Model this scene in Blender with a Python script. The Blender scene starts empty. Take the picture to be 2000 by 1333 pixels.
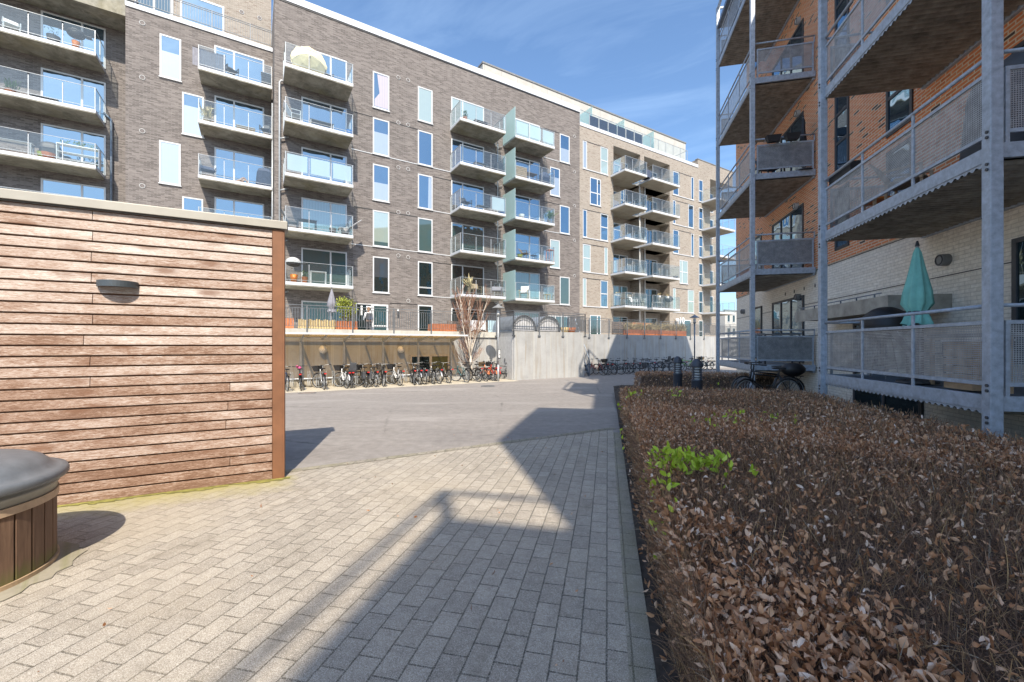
import bpy, math, random
import numpy as np
from mathutils import Vector, Matrix
random.seed(7); NR = np.random.RandomState(11)
sc = bpy.context.scene
COL = sc.collection
rad = math.radians
PI = math.pi
# ------------------------------------------------------------------ camera
EYE = 1.65; FPX = 820.0; HOR = 675.0
cd = bpy.data.cameras.new("camera"); cam = bpy.data.objects.new("camera", cd); COL.objects.link(cam)
cd.sensor_width = 36.0; cd.lens = 36.0*FPX/2000.0
cam.location = (0, 0, EYE); cam.rotation_euler = (rad(90), 0, 0)
cd.shift_y = (HOR-666.5)/2000.0
cd.clip_start = 0.05; cd.clip_end = 3000
sc.camera = cam
# ------------------------------------------------------------------ light
SUN_EL = 46.5; SUN_AZ = 167.5          # azimuth clockwise from +Y
SDIR = Vector((math.sin(rad(SUN_AZ))*math.cos(rad(SUN_EL)), math.cos(rad(SUN_AZ))*math.cos(rad(SUN_EL)), math.sin(rad(SUN_EL))))
sl = bpy.data.lights.new("sun", 'SUN'); sun = bpy.data.objects.new("sun", sl); COL.objects.link(sun)
sl.energy = 4.25; sl.angle = rad(0.53); sl.color = (1.0, 0.89, 0.73)
sun.rotation_euler = SDIR.to_track_quat('Z', 'Y').to_euler(); sun.location = (0, -10, 30)
w = bpy.data.worlds.new("World"); sc.world = w; w.use_nodes = True
wn = w.node_tree.nodes; wl = w.node_tree.links
sky = wn.new('ShaderNodeTexSky'); sky.sky_type = 'NISHITA'; sky.sun_disc = False
sky.sun_elevation = rad(SUN_EL); sky.sun_rotation = rad(SUN_AZ)
sky.air_density = 1.0; sky.dust_density = 1.7; sky.ozone_density = 2.0; sky.altitude = 0
tc = wn.new('ShaderNodeTexCoord'); mp = wn.new('ShaderNodeMapping'); mp.inputs['Scale'].default_value = (1.1, 1.6, 5.5)
mp.inputs['Rotation'].default_value = (0.12, 0.25, 0.5)
nz = wn.new('ShaderNodeTexNoise'); nz.inputs['Scale'].default_value = 1.5; nz.inputs['Detail'].default_value = 6; nz.inputs['Roughness'].default_value = 0.62
nz.inputs['Distortion'].default_value = 0.7
cr = wn.new('ShaderNodeValToRGB'); cr.color_ramp.elements[0].position = 0.50; cr.color_ramp.elements[1].position = 0.95
cr.color_ramp.elements[1].color = (0.22, 0.22, 0.22, 1)
mx = wn.new('ShaderNodeMix'); mx.data_type = 'RGBA'
[i for i in mx.inputs if i.name == 'B' and i.type == 'RGBA'][0].default_value = (6.6, 7.4, 8.6, 1)
tint = wn.new('ShaderNodeMix'); tint.data_type = 'RGBA'; tint.blend_type = 'MULTIPLY'; tint.inputs[0].default_value = 1; tint.inputs[7].default_value = (.86, 1.0, 1.09, 1)
wl.new(tc.outputs['Generated'], mp.inputs['Vector']); wl.new(mp.outputs['Vector'], nz.inputs['Vector']); wl.new(nz.outputs['Fac'], cr.inputs['Fac'])
wl.new(cr.outputs['Color'], mx.inputs['Factor']); wl.new(sky.outputs['Color'], [i for i in mx.inputs if i.name == 'A' and i.type == 'RGBA'][0])
wl.new([o for o in mx.outputs if o.type == 'RGBA'][0], tint.inputs[6])
wl.new(tint.outputs[2], wn['Background'].inputs['Color'])
wn['Background'].inputs['Strength'].default_value = 0.15
sc.view_settings.view_transform = 'Standard'; sc.view_settings.look = 'None'; sc.view_settings.gamma = 1
sc.view_settings.exposure = 0.72
sc.render.resolution_x = 1024; sc.render.resolution_y = 682
sc.cycles.max_bounces = 8; sc.cycles.transparent_max_bounces = 24

# ------------------------------------------------------------------ frames
# 'W' world; 'G' long apartment block (x along it, y = distance away from the camera, square to it);
# 'R' brick building on the right (x = square distance to the right, y along it); 'S' wooden screen wall
FROT = {'W': 0.0, 'G': math.atan2(.525, .851), 'R': -rad(12.8), 'S': math.atan2(.4506, .8927)}
FM = {k: Matrix.Rotation(a, 4, 'Z') for k, a in FROT.items()}
def gY(px, c): return c/(.851-.525*((px-1000)/FPX))
def gu(px, c):
    k = (px-1000)/FPX; return gY(px, c)*(.851*k+.525)
def gz(px, py, c): return EYE+(HOR-py)/FPX*gY(px, c)
def ground(x, y):
    t = min(max((y-8.5)/9.5, 0), 1); t = t*t*(3-2*t)
    return -0.30*t
ORG = {}
def thing(name, label, cat, org=(0, 0, 0), fr='W', group=None, rz=0.0):
    o = bpy.data.objects.new(name, None); COL.objects.link(o); o.empty_display_size = 0.2
    o.location = FM[fr] @ Vector(org); o.rotation_euler = (0, 0, FROT[fr]+rz)
    o['label'] = label; o['category'] = cat
    if group: o['group'] = group
    ORG[o.name] = Vector(org)
    return o
def tag(o, label, cat, group=None):
    o['label'] = label; o['category'] = cat
    if group: o['group'] = group
    return o
def copy_tree(o, parent=None):
    c = o.copy(); COL.objects.link(c)
    if parent: c.parent = parent
    for ch in list(o.children): copy_tree(ch, c)
    return c
class MB:
    def __init__(s): s.v = []; s.f = []; s.mi = []; s.cur = 0
    def m(s, i): s.cur = i; return s
    def quad(s, *p):
        n = len(s.v); s.v += [tuple(q) for q in p]; s.f.append(tuple(range(n, n+len(p)))); s.mi.append(s.cur); return s
    def box(s, x0, x1, y0, y1, z0, z1):
        n = len(s.v)
        s.v += [(x0,y0,z0),(x1,y0,z0),(x1,y1,z0),(x0,y1,z0),(x0,y0,z1),(x1,y0,z1),(x1,y1,z1),(x0,y1,z1)]
        for f in ((0,3,2,1),(4,5,6,7),(0,1,5,4),(1,2,6,5),(2,3,7,6),(3,0,4,7)):
            s.f.append(tuple(n+i for i in f)); s.mi.append(s.cur)
        return s
    def hexa(s, p):     # 8 points, bottom ring then top ring
        n = len(s.v); s.v += [tuple(q) for q in p]
        for f in ((0,3,2,1),(4,5,6,7),(0,1,5,4),(1,2,6,5),(2,3,7,6),(3,0,4,7)):
            s.f.append(tuple(n+i for i in f)); s.mi.append(s.cur)
        return s
    def bar(s, p, q, a, b=None):    # rectangular bar from p to q
        b = b or a; p = Vector(p); q = Vector(q); d = (q-p).normalized()
        up = Vector((0, 0, 1)) if abs(d.z) < .95 else Vector((0, 1, 0))
        x = d.cross(up).normalized()*a/2; y = d.cross(x).normalized()*b/2
        return s.hexa([p-x-y, p+x-y, p+x+y, p-x+y, q-x-y, q+x-y, q+x+y, q-x+y])
    def tube(s, path, r, n=6, cap=True):
        path = [Vector(p) for p in path]; rs = r if isinstance(r, (list, tuple)) else [r]*len(path)
        base = len(s.v); prev = None
        for i, p in enumerate(path):
            a = path[max(i-1, 0)]; b = path[min(i+1, len(path)-1)]
            d = (b-a); d = d.normalized() if d.length > 1e-9 else Vector((0, 0, 1))
            if prev is None:
                up = Vector((0, 0, 1)) if abs(d.z) < .9 else Vector((1, 0, 0)); x = d.cross(up).normalized()
            else:
                x = prev-d*prev.dot(d); x = x.normalized() if x.length > 1e-6 else d.orthogonal().normalized()
            prev = x; y = d.cross(x)
            for k in range(n):
                t = 2*PI*k/n; s.v.append(tuple(p+(x*math.cos(t)+y*math.sin(t))*rs[i]))
        for i in range(len(path)-1):
            for k in range(n):
                a = base+i*n+k; b = base+i*n+(k+1) % n
                s.f.append((a, b, b+n, a+n)); s.mi.append(s.cur)
        if cap:
            s.f.append(tuple(base+k for k in range(n))[::-1]); s.mi.append(s.cur)
            e = base+(len(path)-1)*n; s.f.append(tuple(e+k for k in range(n))); s.mi.append(s.cur)
        return s
    def lathe(s, prof, c=(0, 0, 0), n=24, squash=1.0, a0=0, a1=2*PI):
        base = len(s.v); full = abs(a1-a0-2*PI) < 1e-6; m = n if full else n+1
        for r, z in prof:
            for k in range(m):
                t = a0+(a1-a0)*k/n; s.v.append((c[0]+r*math.cos(t), c[1]+r*math.sin(t)*squash, c[2]+z))
        for i in range(len(prof)-1):
            for k in range(n):
                a = base+i*m+k; b = base+i*m+(k+1) % m
                s.f.append((a, b, b+m, a+m)); s.mi.append(s.cur)
        return s
    def ring(s, c, R, r, axis='y', n=20, k=6):
        c = Vector(c); pts = []
        for i in range(n+1):
            t = 2*PI*i/n
            o = {'y': (math.cos(t), 0, math.sin(t)), 'x': (0, math.cos(t), math.sin(t)), 'z': (math.cos(t), math.sin(t), 0)}[axis]
            pts.append(c+Vector(o)*R)
        return s.tube(pts, r, k, cap=False)
    def sphere(s, c, r, n=14, m=9, sq=(1, 1, 1)):
        base = len(s.v)
        for i in range(m+1):
            ph = PI*i/m
            for k in range(n):
                t = 2*PI*k/n
                s.v.append((c[0]+r*sq[0]*math.sin(ph)*math.cos(t), c[1]+r*sq[1]*math.sin(ph)*math.sin(t), c[2]+r*sq[2]*math.cos(ph)))
        for i in range(m):
            for k in range(n):
                a = base+i*n+k; b = base+i*n+(k+1) % n
                s.f.append((a, a+n, b+n, b)); s.mi.append(s.cur)
        return s
    def build(s, name, mat, parent=None, fr='W', org=None, smooth=False, label=None, bevel=0):
        me = bpy.data.meshes.new(name)
        if parent is not None: o0 = ORG[parent.name]
        else: o0 = Vector(org) if org is not None else Vector((0, 0, 0))
        me.from_pydata([(x-o0.x, y-o0.y, z-o0.z) for x, y, z in s.v], [], s.f)
        for mm in (mat if isinstance(mat, (list, tuple)) else [mat]): me.materials.append(mm)
        if isinstance(mat, (list, tuple)): me.polygons.foreach_set('material_index', s.mi)
        if smooth: me.polygons.foreach_set('use_smooth', [True]*len(me.polygons))
        me.update()
        o = bpy.data.objects.new(name, me); COL.objects.link(o)
        if parent is not None: o.parent = parent
        else: o.location = FM[fr] @ o0; o.rotation_euler = (0, 0, FROT[fr])
        ORG[o.name] = o0
        if label: o['label'] = label
        if bevel:
            b = o.modifiers.new('bevel', 'BEVEL'); b.width = bevel; b.segments = 2; b.limit_method = 'ANGLE'
        return o
def np_mesh(name, verts, faces, mat, parent=None, fr='W', org=(0, 0, 0), smooth=False, label=None):
    """verts (n,3) and faces (m,4) numpy arrays, frame coordinates"""
    me = bpy.data.meshes.new(name); o0 = ORG[parent.name] if parent is not None else Vector(org)
    vv = (verts-np.array(o0)[None, :]).astype(np.float32)
    me.vertices.add(len(vv)); me.vertices.foreach_set('co', vv.ravel())
    k = faces.shape[1]; me.loops.add(faces.size); me.loops.foreach_set('vertex_index', faces.astype(np.int32).ravel())
    me.polygons.add(len(faces)); me.polygons.foreach_set('loop_start', np.arange(0, faces.size, k, dtype=np.int32))
    me.polygons.foreach_set('loop_total', np.full(len(faces), k, dtype=np.int32))
    me.materials.append(mat)
    if smooth: me.polygons.foreach_set('use_smooth', np.ones(len(faces), dtype=bool))
    me.update(calc_edges=True); me.validate()
    o = bpy.data.objects.new(name, me); COL.objects.link(o)
    if parent is not None: o.parent = parent
    else: o.location = FM[fr] @ o0; o.rotation_euler = (0, 0, FROT[fr])
    ORG[o.name] = o0
    if label: o['label'] = label
    return o
# ------------------------------------------------------------------ materials
class NB:
    def __init__(s, name):
        s.m = bpy.data.materials.new(name); s.m.use_nodes = True; s.t = s.m.node_tree
        s.p = s.t.nodes['Principled BSDF']; s.out = s.t.nodes['Material Output']
    def n(s, typ, _set=None, **kw):
        nd = s.t.nodes.new('ShaderNode'+typ)
        for k, v in (_set or {}).items(): setattr(nd, k, v)
        for k, v in kw.items(): s.inp(nd, k.replace('_', ' '), v)
        return nd
    def inp(s, nd, k, v):
        sk = nd.inputs[int(k)] if k.isdigit() else nd.inputs[k]
        if hasattr(v, 'is_output'): s.t.links.new(v, sk)
        elif isinstance(v, (list, tuple)) and len(v) == 3 and sk.type == 'RGBA': sk.default_value = (*v, 1)
        else: sk.default_value = v
    def P(s, **kw):
        for k, v in kw.items(): s.inp(s.p, k.replace('_', ' '), v)
        return s
    def obj(s): return s.n('TexCoord').outputs['Object']
    def mapping(s, vec, scale=(1, 1, 1), rot=(0, 0, 0), loc=(0, 0, 0)):
        return s.n('Mapping', Vector=vec, Scale=scale, Rotation=rot, Location=loc).outputs[0]
    def wall(s):     # (x+y, z, 0): brick and board courses for upright faces square to the frame
        x = s.n('SeparateXYZ', Vector=s.obj()); a = s.math('ADD', x.outputs[0], x.outputs[1])
        return s.n('CombineXYZ', X=a, Y=x.outputs[2], Z=0.0).outputs[0]
    def math(s, op, a, b=0.0, c=None):
        nd = s.n('Math', {'operation': op}); s.inp(nd, '0', a); s.inp(nd, '1', b)
        if c is not None: s.inp(nd, '2', c)
        return nd.outputs[0]
    def noise(s, vec, scale, detail=5, rough=.55, dist=0):
        return s.n('TexNoise', Vector=vec, Scale=scale, Detail=detail, Roughness=rough, Distortion=dist).outputs['Fac']
    def ramp(s, fac, *stops):
        nd = s.n('ValToRGB', Fac=fac); e = nd.color_ramp.elements
        while len(e) < len(stops): e.new(0.5)
        for i, (p, c) in enumerate(stops):
            e[i].position = p; e[i].color = (*c, 1) if isinstance(c, (list, tuple)) else (c, c, c, 1)
        return nd.outputs['Color']
    def mix(s, fac, a, b, mode='MIX'):
        nd = s.n('Mix', {'data_type': 'RGBA', 'blend_type': mode})
        s.inp(nd, 'Factor', fac)
        for k, v in (('A', a), ('B', b)):
            sk = [i for i in nd.inputs if i.name == k and i.type == 'RGBA'][0]
            if hasattr(v, 'is_output'): s.t.links.new(v, sk)
            else: sk.default_value = (*v, 1) if len(v) == 3 else v
        return [o for o in nd.outputs if o.type == 'RGBA'][0]
    def bump(s, h, strength=.4, dist=.01):
        b = s.n('Bump', Height=h, Strength=strength, Distance=dist); s.inp(s.p, 'Normal', b.outputs[0]); return s
    def surf(s, sh): s.t.links.new(sh, s.out.inputs['Surface']); return s
def plain(name, col, rough=.6, metal=0, var=.25, scale=6, bump=0):
    b = NB(name); o = b.obj(); n = b.noise(o, scale, 6, .6)
    c = b.ramp(n, (.3, tuple(x*(1-var) for x in col)), (.7, tuple(min(1, x*(1+var*.6)) for x in col)))
    b.P(Base_Color=c, Roughness=rough, Metallic=metal)
    if bump: b.bump(b.noise(o, scale*8, 3), bump, .005)
    return b.m
def brick(name, c1, c2, mort, dark=None, w=.24, h=.0667, msz=.010, patch=.25, bump=.5, off=.5, dens=.08):
    b = NB(name); v = b.wall()
    t = b.n('TexBrick', {'offset': off, 'offset_frequency': 2}, Vector=v, Color1=c1, Color2=c2, Mortar=mort, Scale=1.0, Mortar_Size=msz, Mortar_Smooth=.15, Bias=0.0, Brick_Width=w, Row_Height=h)
    col = t.outputs['Color']
    if dark:    # a scatter of dark fired bricks on the same grid
        t2 = b.n('TexBrick', {'offset': off, 'offset_frequency': 2}, Vector=v, Color1=(0, 0, 0), Color2=(1, 1, 1), Mortar=(0, 0, 0), Scale=1.0, Mortar_Size=msz, Mortar_Smooth=.15, Bias=0.0, Brick_Width=w, Row_Height=h)
        f = b.ramp(t2.outputs['Color'], (1-dens-.01, 0.0), (1-dens, 1.0))
        col = b.mix(f, col, dark)
    n1 = b.noise(b.obj(), .35, 4, .6); n2 = b.noise(b.obj(), 14, 4, .7)
    f = b.math('ADD', b.math('MULTIPLY', b.math('SUBTRACT', n1, .5), patch*2.2), b.math('MULTIPLY_ADD', b.math('SUBTRACT', n2, .5), .7, 1.0))
    col = b.mix(1.0, col, b.n('CombineXYZ', X=f, Y=f, Z=f).outputs[0], 'MULTIPLY')
    b.P(Base_Color=col, Roughness=.85)
    b.bump(b.math('MULTIPLY', b.math('SUBTRACT', 1.0, t.outputs['Fac']), b.math('MULTIPLY_ADD', n2, .5, .7)), bump, .012)
    return b.m
def concrete(name, c, streak=.5, panel=None, rough=.85, stain=(.16, .15, .11), amount=.5):
    b = NB(name); o = b.obj(); v = b.wall()
    big = b.noise(o, .9, 7, .65); fine = b.noise(o, 22, 5, .7)
    st = b.noise(b.mapping(v, (2.6, .16, 1)), 2.0, 6, .6, .3)
    col = b.ramp(big, (.25, tuple(x*.72 for x in c)), (.5, c), (.78, tuple(min(1, x*1.18) for x in c)))
    col = b.mix(b.math('MULTIPLY', b.ramp(st, (.5, 0.0), (.72, 1.0)), amount*streak*2), col, stain)
    col = b.mix(b.math('MULTIPLY', b.ramp(fine, (.35, 1.0), (.6, 0.0)), .25), col, tuple(x*.55 for x in c))
    if panel:
        x = b.n('SeparateXYZ', Vector=v).outputs[0]; q = b.math('FRACT', b.math('DIVIDE', x, panel))
        line = b.math('LESS_THAN', b.math('ABSOLUTE', b.math('SUBTRACT', q, .5)), .006/panel*1.2)
        col = b.mix(b.math('MULTIPLY', line, .7), col, (.06, .055, .05))
        run = b.math('MULTIPLY', b.math('LESS_THAN', b.math('ABSOLUTE', b.math('SUBTRACT', b.math('ADD', q, b.math('MULTIPLY', b.math('SUBTRACT', st, .5), .12)), .5)), .04), .35)
        col = b.mix(run, col, (.55, .54, .50))
    b.P(Base_Color=col, Roughness=rough); b.bump(b.math('ADD', fine, big), .25, .01)
    return b.m
MT = {}
MT['dark_brick'] = brick('dark_brick', (.085, .070, .066), (.215, .187, .176), (.20, .185, .175), patch=.10, bump=.35, msz=.010, w=.30)
MT['tan_brick'] = brick('tan_brick', (.225, .187, .155), (.325, .277, .235), (.36, .33, .29), dark=(.17, .12, .095), patch=.15, bump=.3, msz=.011, dens=.1)
MT['red_brick'] = brick('red_brick', (.58, .175, .065), (.70, .255, .11), (.66, .52, .38), dark=(.075, .055, .05), patch=.2, bump=.7, msz=.012, dens=.07)
MT['cream_brick'] = brick('cream_brick', (.74, .68, .59), (.82, .77, .69), (.62, .57, .50), patch=.25, bump=.45, w=.24, h=.0667, msz=.008)
def blotchy(name, c, dark, moss):
    b = NB(name); o = b.obj(); n = b.noise(o, 1.1, 8, .72, .6); n2 = b.noise(o, 3.1, 7, .7, .3); n3 = b.noise(o, .5, 4, .6)
    col = b.ramp(n, (.32, dark), (.48, tuple((x+y)/2 for x, y in zip(c, dark))), (.62, c), (.8, tuple(x*1.15 for x in c)))
    col = b.mix(b.ramp(n2, (.54, 0.0), (.70, .75)), col, tuple(x*.8 for x in dark)); col = b.mix(b.ramp(n3, (.55, 0.0), (.72, .5)), col, moss)
    b.P(Base_Color=col, Roughness=.9); b.bump(n2, .2, .01); return b.m
MT['concrete_slab'] = blotchy('stained_concrete_slab', (.36, .34, .285), (.15, .14, .11), (.24, .20, .09))
MT['concrete_slab_pale'] = concrete('concrete_slab_pale', (.36, .325, .265), .5, amount=.4, stain=(.18, .15, .11))
MT['concrete_wall'] = concrete('concrete_wall', (.385, .39, .395), 1.0, panel=1.22, stain=(.30, .26, .2), amount=.45)
MT['concrete_edge'] = concrete('concrete_edge', (.52, .51, .47), .5, stain=(.35, .32, .22), amount=.4)
MT['white_frame'] = plain('white_frame', (.56, .57, .59), .4, var=.05)
MT['white_cap'] = plain('white_cap', (.55, .57, .61), .45, var=.06, scale=1.2)
MT['galv'] = plain('galvanised_steel', (.37, .425, .50), .5, .15, var=.28, scale=14)
MT['galv_dark'] = plain('weathered_galvanised_steel', (.17, .21, .27), .5, .45, var=.3, scale=9)
MT['steel_light'] = plain('brushed_steel', (.40, .42, .44), .4, .3, var=.12)
MT['rail_grey'] = plain('grey_rail_paint', (.16, .175, .195), .5, .3, var=.2)
MT['black'] = plain('black_plastic', (.018, .018, .02), .5, var=.3)
MT['dark_grey'] = plain('dark_grey', (.06, .063, .07), .55, var=.25)
MT['mid_grey'] = plain('mid_grey', (.2, .205, .21), .6, var=.2)
MT['light_grey'] = plain('light_grey', (.5, .5, .5), .6, var=.15)
MT['white'] = plain('white_paint', (.8, .8, .79), .5, var=.06)
MT['penthouse'] = None
def glass_pane(name, tint, refl, rough=.015):
    b = NB(name); g = b.n('BsdfGlossy', Color=(.60, .80, .96), Roughness=rough)
    d = b.n('BsdfDiffuse', Color=tint); lw = b.n('LayerWeight', Blend=.35)
    f = b.math('MULTIPLY_ADD', lw.outputs['Fresnel'], .75, refl)
    n = b.noise(b.obj(), .45, 3); bp = b.n('Bump', Height=n, Strength=.35, Distance=.08); b.inp(g, 'Normal', bp.outputs[0])
    m = b.n('MixShader', Fac=f); b.inp(m, '1', d.outputs[0]); b.inp(m, '2', g.outputs[0]); b.surf(m.outputs[0]); return b.m
MT['pane'] = glass_pane('window_glass', (.014, .03, .055), .30)
MT['pane_dark'] = glass_pane('dark_window_glass', (.012, .02, .02), .14)  # dark tone also stands in for mirrored buildings opposite in lower windows
MT['pane_teal'] = glass_pane('teal_window_glass', (.03, .07, .075), .22)  # teal tone stands in for reflected surroundings on the lower floors
MT['pane_curtain'] = None
def blind(name, col, gloss=.12, stripe=.02):
    b = NB(name); v = b.wall(); x = b.n('SeparateXYZ', Vector=v).outputs[0]
    wv = b.math('SINE', b.math('MULTIPLY', x, 40.0)); n = b.noise(v, 3, 4)
    c = b.mix(b.math('MULTIPLY_ADD', wv, stripe, b.math('MULTIPLY', n, .3)), col, tuple(q*.6 for q in col))
    d = b.n('BsdfDiffuse', Color=c); g = b.n('BsdfGlossy', Color=(.9, .95, 1), Roughness=.03); m = b.n('MixShader', Fac=gloss)
    b.inp(m, '1', d.outputs[0]); b.inp(m, '2', g.outputs[0]); b.surf(m.outputs[0]); return b.m
MT['blind'] = blind('white_blind_behind_glass', (.30, .335, .37), .3)
MT['blind_green'] = blind('pale_green_blind_behind_glass', (.30, .37, .33), .24)
MT['curtain'] = blind('pink_white_curtain_behind_glass', (.46, .41, .44), .12, .12)
MT['curtain_teal'] = blind('teal_vertical_blinds_behind_glass', (.13, .23, .25), .16, .2)
MT['curtain_dark'] = blind('dark_curtain_behind_glass', (.06, .10, .10), .10)
def clear_glass(name, tint, gl=.10, film=0, filmc=(.7, .78, .8)):
    b = NB(name); tr = b.n('BsdfTransparent', Color=tint); g = b.n('BsdfGlossy', Color=(.9, .97, 1), Roughness=.02)
    lw = b.n('LayerWeight', Blend=.3); f = b.math('MULTIPLY_ADD', lw.outputs['Fresnel'], .5, gl)
    m = b.n('MixShader', Fac=f); b.inp(m, '1', tr.outputs[0]); b.inp(m, '2', g.outputs[0]); sh = m.outputs[0]
    if film:
        d = b.n('BsdfDiffuse', Color=filmc); t2 = b.n('BsdfTranslucent', Color=filmc); a = b.n('AddShader'); b.inp(a, '0', d.outputs[0]); b.inp(a, '1', t2.outputs[0])
        m2 = b.n('MixShader', Fac=film); b.inp(m2, '1', sh); b.inp(m2, '2', d.outputs[0]); sh = m2.outputs[0]
    b.surf(sh); return b.m
MT['rail_glass'] = clear_glass('balcony_glass', (.90, .96, .97), .055, .015)
MT['frosted'] = clear_glass('frosted_glass', (.8, .93, .92), .08, .55, (.55, .72, .72))
MT['film'] = clear_glass('white_privacy_film', (.8, .9, .92), .06, .8, (.72, .80, .82))
def perforated():
    b = NB('perforated_steel_sheet'); v = b.wall(); x = b.n('SeparateXYZ', Vector=v)
    k = 2*PI/.024
    sx = b.math('SINE', b.math('MULTIPLY', x.outputs[0], k)); sy = b.math('SINE', b.math('MULTIPLY', x.outputs[1], k))
    hole = b.math('GREATER_THAN', b.math('ADD', sx, sy), .45)
    n = b.noise(b.obj(), 8, 5)
    b.P(Base_Color=b.ramp(n, (.3, (.26, .275, .29)), (.7, (.44, .46, .48))), Metallic=.35, Roughness=.5)
    tr = b.n('BsdfTransparent'); m = b.n('MixShader', Fac=hole); b.inp(m, '1', b.p.outputs[0]); b.inp(m, '2', tr.outputs[0]); b.surf(m.outputs[0]); return b.m
MT['perf'] = perforated()
MT['fabric_navy'] = plain('navy_fabric', (.05, .065, .11), .8, var=.3, scale=9)
MT['soffit'] = plain('corrugated_soffit_steel', (.31, .28, .235), .55, .15, var=.5, scale=5)
def weathered_wood():
    b = NB('weathered_brown_cladding'); o = b.obj(); rnd = b.n('NewGeometry').outputs['Random Per Island']
    off = b.n('CombineXYZ', X=b.math('MULTIPLY', rnd, 37.0), Y=b.math('MULTIPLY', rnd, 11.0), Z=b.math('MULTIPLY', rnd, 5.0)).outputs[0]
    va = b.n('VectorMath', {'operation': 'ADD'}); b.inp(va, '0', o); b.inp(va, '1', off); v = va.outputs[0]
    g1 = b.noise(b.mapping(v, (5.5, 1, 46)), 2.0, 9, .76, .8)
    g2 = b.noise(b.mapping(v, (16, 1, 170)), 2.0, 5, .75, .3)
    pt = b.noise(b.mapping(v, (1.0, 1, 3.0)), 1.6, 4, .6)
    lvl = b.math('ADD', b.math('MULTIPLY', g1, 1.0), b.math('ADD', b.math('MULTIPLY_ADD', g2, .95, -.475), b.math('MULTIPLY_ADD', b.math('SUBTRACT', rnd, .5), .15, b.math('MULTIPLY_ADD', pt, .55, -.275))))
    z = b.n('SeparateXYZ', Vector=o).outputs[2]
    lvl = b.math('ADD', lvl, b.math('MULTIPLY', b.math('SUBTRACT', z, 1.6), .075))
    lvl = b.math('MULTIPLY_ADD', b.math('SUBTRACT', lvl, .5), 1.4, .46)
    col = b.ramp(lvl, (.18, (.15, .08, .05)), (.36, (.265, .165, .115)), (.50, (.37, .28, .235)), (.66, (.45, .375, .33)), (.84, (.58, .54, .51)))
    vo = b.n('TexVoronoi', Vector=b.mapping(v, (1.9, .01, 5.5)), Scale=1.0, Randomness=1.0)
    kn = b.ramp(vo.outputs['Distance'], (.10, 1.0), (.30, 0.0))
    col = b.mix(b.math('MULTIPLY', kn, b.math('MULTIPLY', b.ramp(g2, (.2, .6), (.8, 1.0)), .9)), col, (.16, .075, .04))
    b.P(Base_Color=col, Roughness=.8); b.bump(b.math('ADD', g1, g2), .35, .006); return b.m
MT['clad'] = weathered_wood()
MT['brown_board'] = plain('brown_stained_board', (.20, .088, .042), .6, var=.2, scale=5, bump=.2)
def bin_wood():
    b = NB('mossy_brown_slat'); o = b.obj(); rnd = b.n('NewGeometry').outputs['Random Per Island']
    n = b.noise(b.mapping(o, (18, 18, 1.6)), 2, 7, .65, .5)
    col = b.mix(b.math('MULTIPLY_ADD', rnd, .5, .1), b.ramp(n, (.3, (.10, .055, .035)), (.7, (.25, .155, .10))), (.16, .10, .07))
    z = b.n('SeparateXYZ', Vector=o).outputs[2]
    moss = b.math('MULTIPLY', b.ramp(b.math('ADD', b.math('MULTIPLY', z, 3.2), b.math('MULTIPLY', n, .7)), (.35, 1.0), (.85, 0.0)), .75)
    col = b.mix(moss, col, (.14, .17, .04)); b.P(Base_Color=col, Roughness=.8); b.bump(n, .3, .005); return b.m
MT['bin_wood'] = bin_wood()
MT['bare_wood'] = plain('bare_wood', (.50, .36, .23), .75, var=.3, scale=9)
MT['pine'] = plain('pale_pine', (.66, .50, .25), .7, var=.2, scale=9)
MT['terracotta'] = plain('terracotta', (.50, .17, .07), .75, var=.25, scale=5)
MT['slat_brown'] = plain('grey_brown_slats', (.20, .15, .12), .8, var=.3, scale=6)
MT['teal_cloth'] = plain('teal_canvas', (.20, .50, .44), .85, var=.2, scale=5)
MT['cream_cloth'] = plain('cream_canvas', (.74, .62, .38), .85, var=.1)
MT['grey_cloth'] = plain('grey_canvas', (.24, .24, .28), .85, var=.2)
MT['white_cloth'] = plain('white_cloth', (.72, .73, .76), .85, var=.1)
MT['blue_cloth'] = plain('pale_blue_cloth', (.42, .58, .66), .85, var=.12)
MT['rattan'] = plain('rattan', (.38, .30, .20), .8, var=.4, scale=40)
MT['leaf_green'] = plain('green_leaf', (.07, .14, .03), .6, var=.5, scale=9)
MT['leaf_yellow'] = plain('yellow_green_leaf', (.30, .34, .05), .6, var=.4, scale=9)
MT['orange'] = plain('orange_plastic', (.75, .22, .03), .5, var=.1)
MT['blue_plastic'] = plain('blue_plastic', (.06, .22, .55), .45, var=.15)
MT['red'] = plain('red_plastic', (.62, .03, .03), .4, var=.1)
MT['skin'] = plain('skin', (.58, .36, .26), .6, var=.1)
MT['straw'] = plain('dry_straw', (.58, .48, .27), .85, var=.3)
MT['soil'] = plain('dark_soil', (.055, .043, .035), .95, var=.5, scale=18, bump=.9)
MT['birch'] = plain('birch_bark', (.60, .54, .47), .8, var=.35, scale=13)
MT['twig_red'] = plain('reddish_birch_twig', (.26, .12, .075), .8, var=.3)
def penthouse():
    b = NB('pale_facade_board'); v = b.wall(); x = b.n('SeparateXYZ', Vector=v).outputs[0]
    q = b.math('FRACT', b.math('DIVIDE', x, 1.6)); ln = b.math('LESS_THAN', q, .018)
    n = b.noise(b.obj(), 2, 5); col = b.mix(b.math('MULTIPLY', ln, .55), b.ramp(n, (.3, (.40, .385, .35)), (.7, (.46, .445, .415))), (.2, .19, .18))
    b.P(Base_Color=col, Roughness=.7); return b.m
MT['penthouse'] = penthouse()
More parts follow.
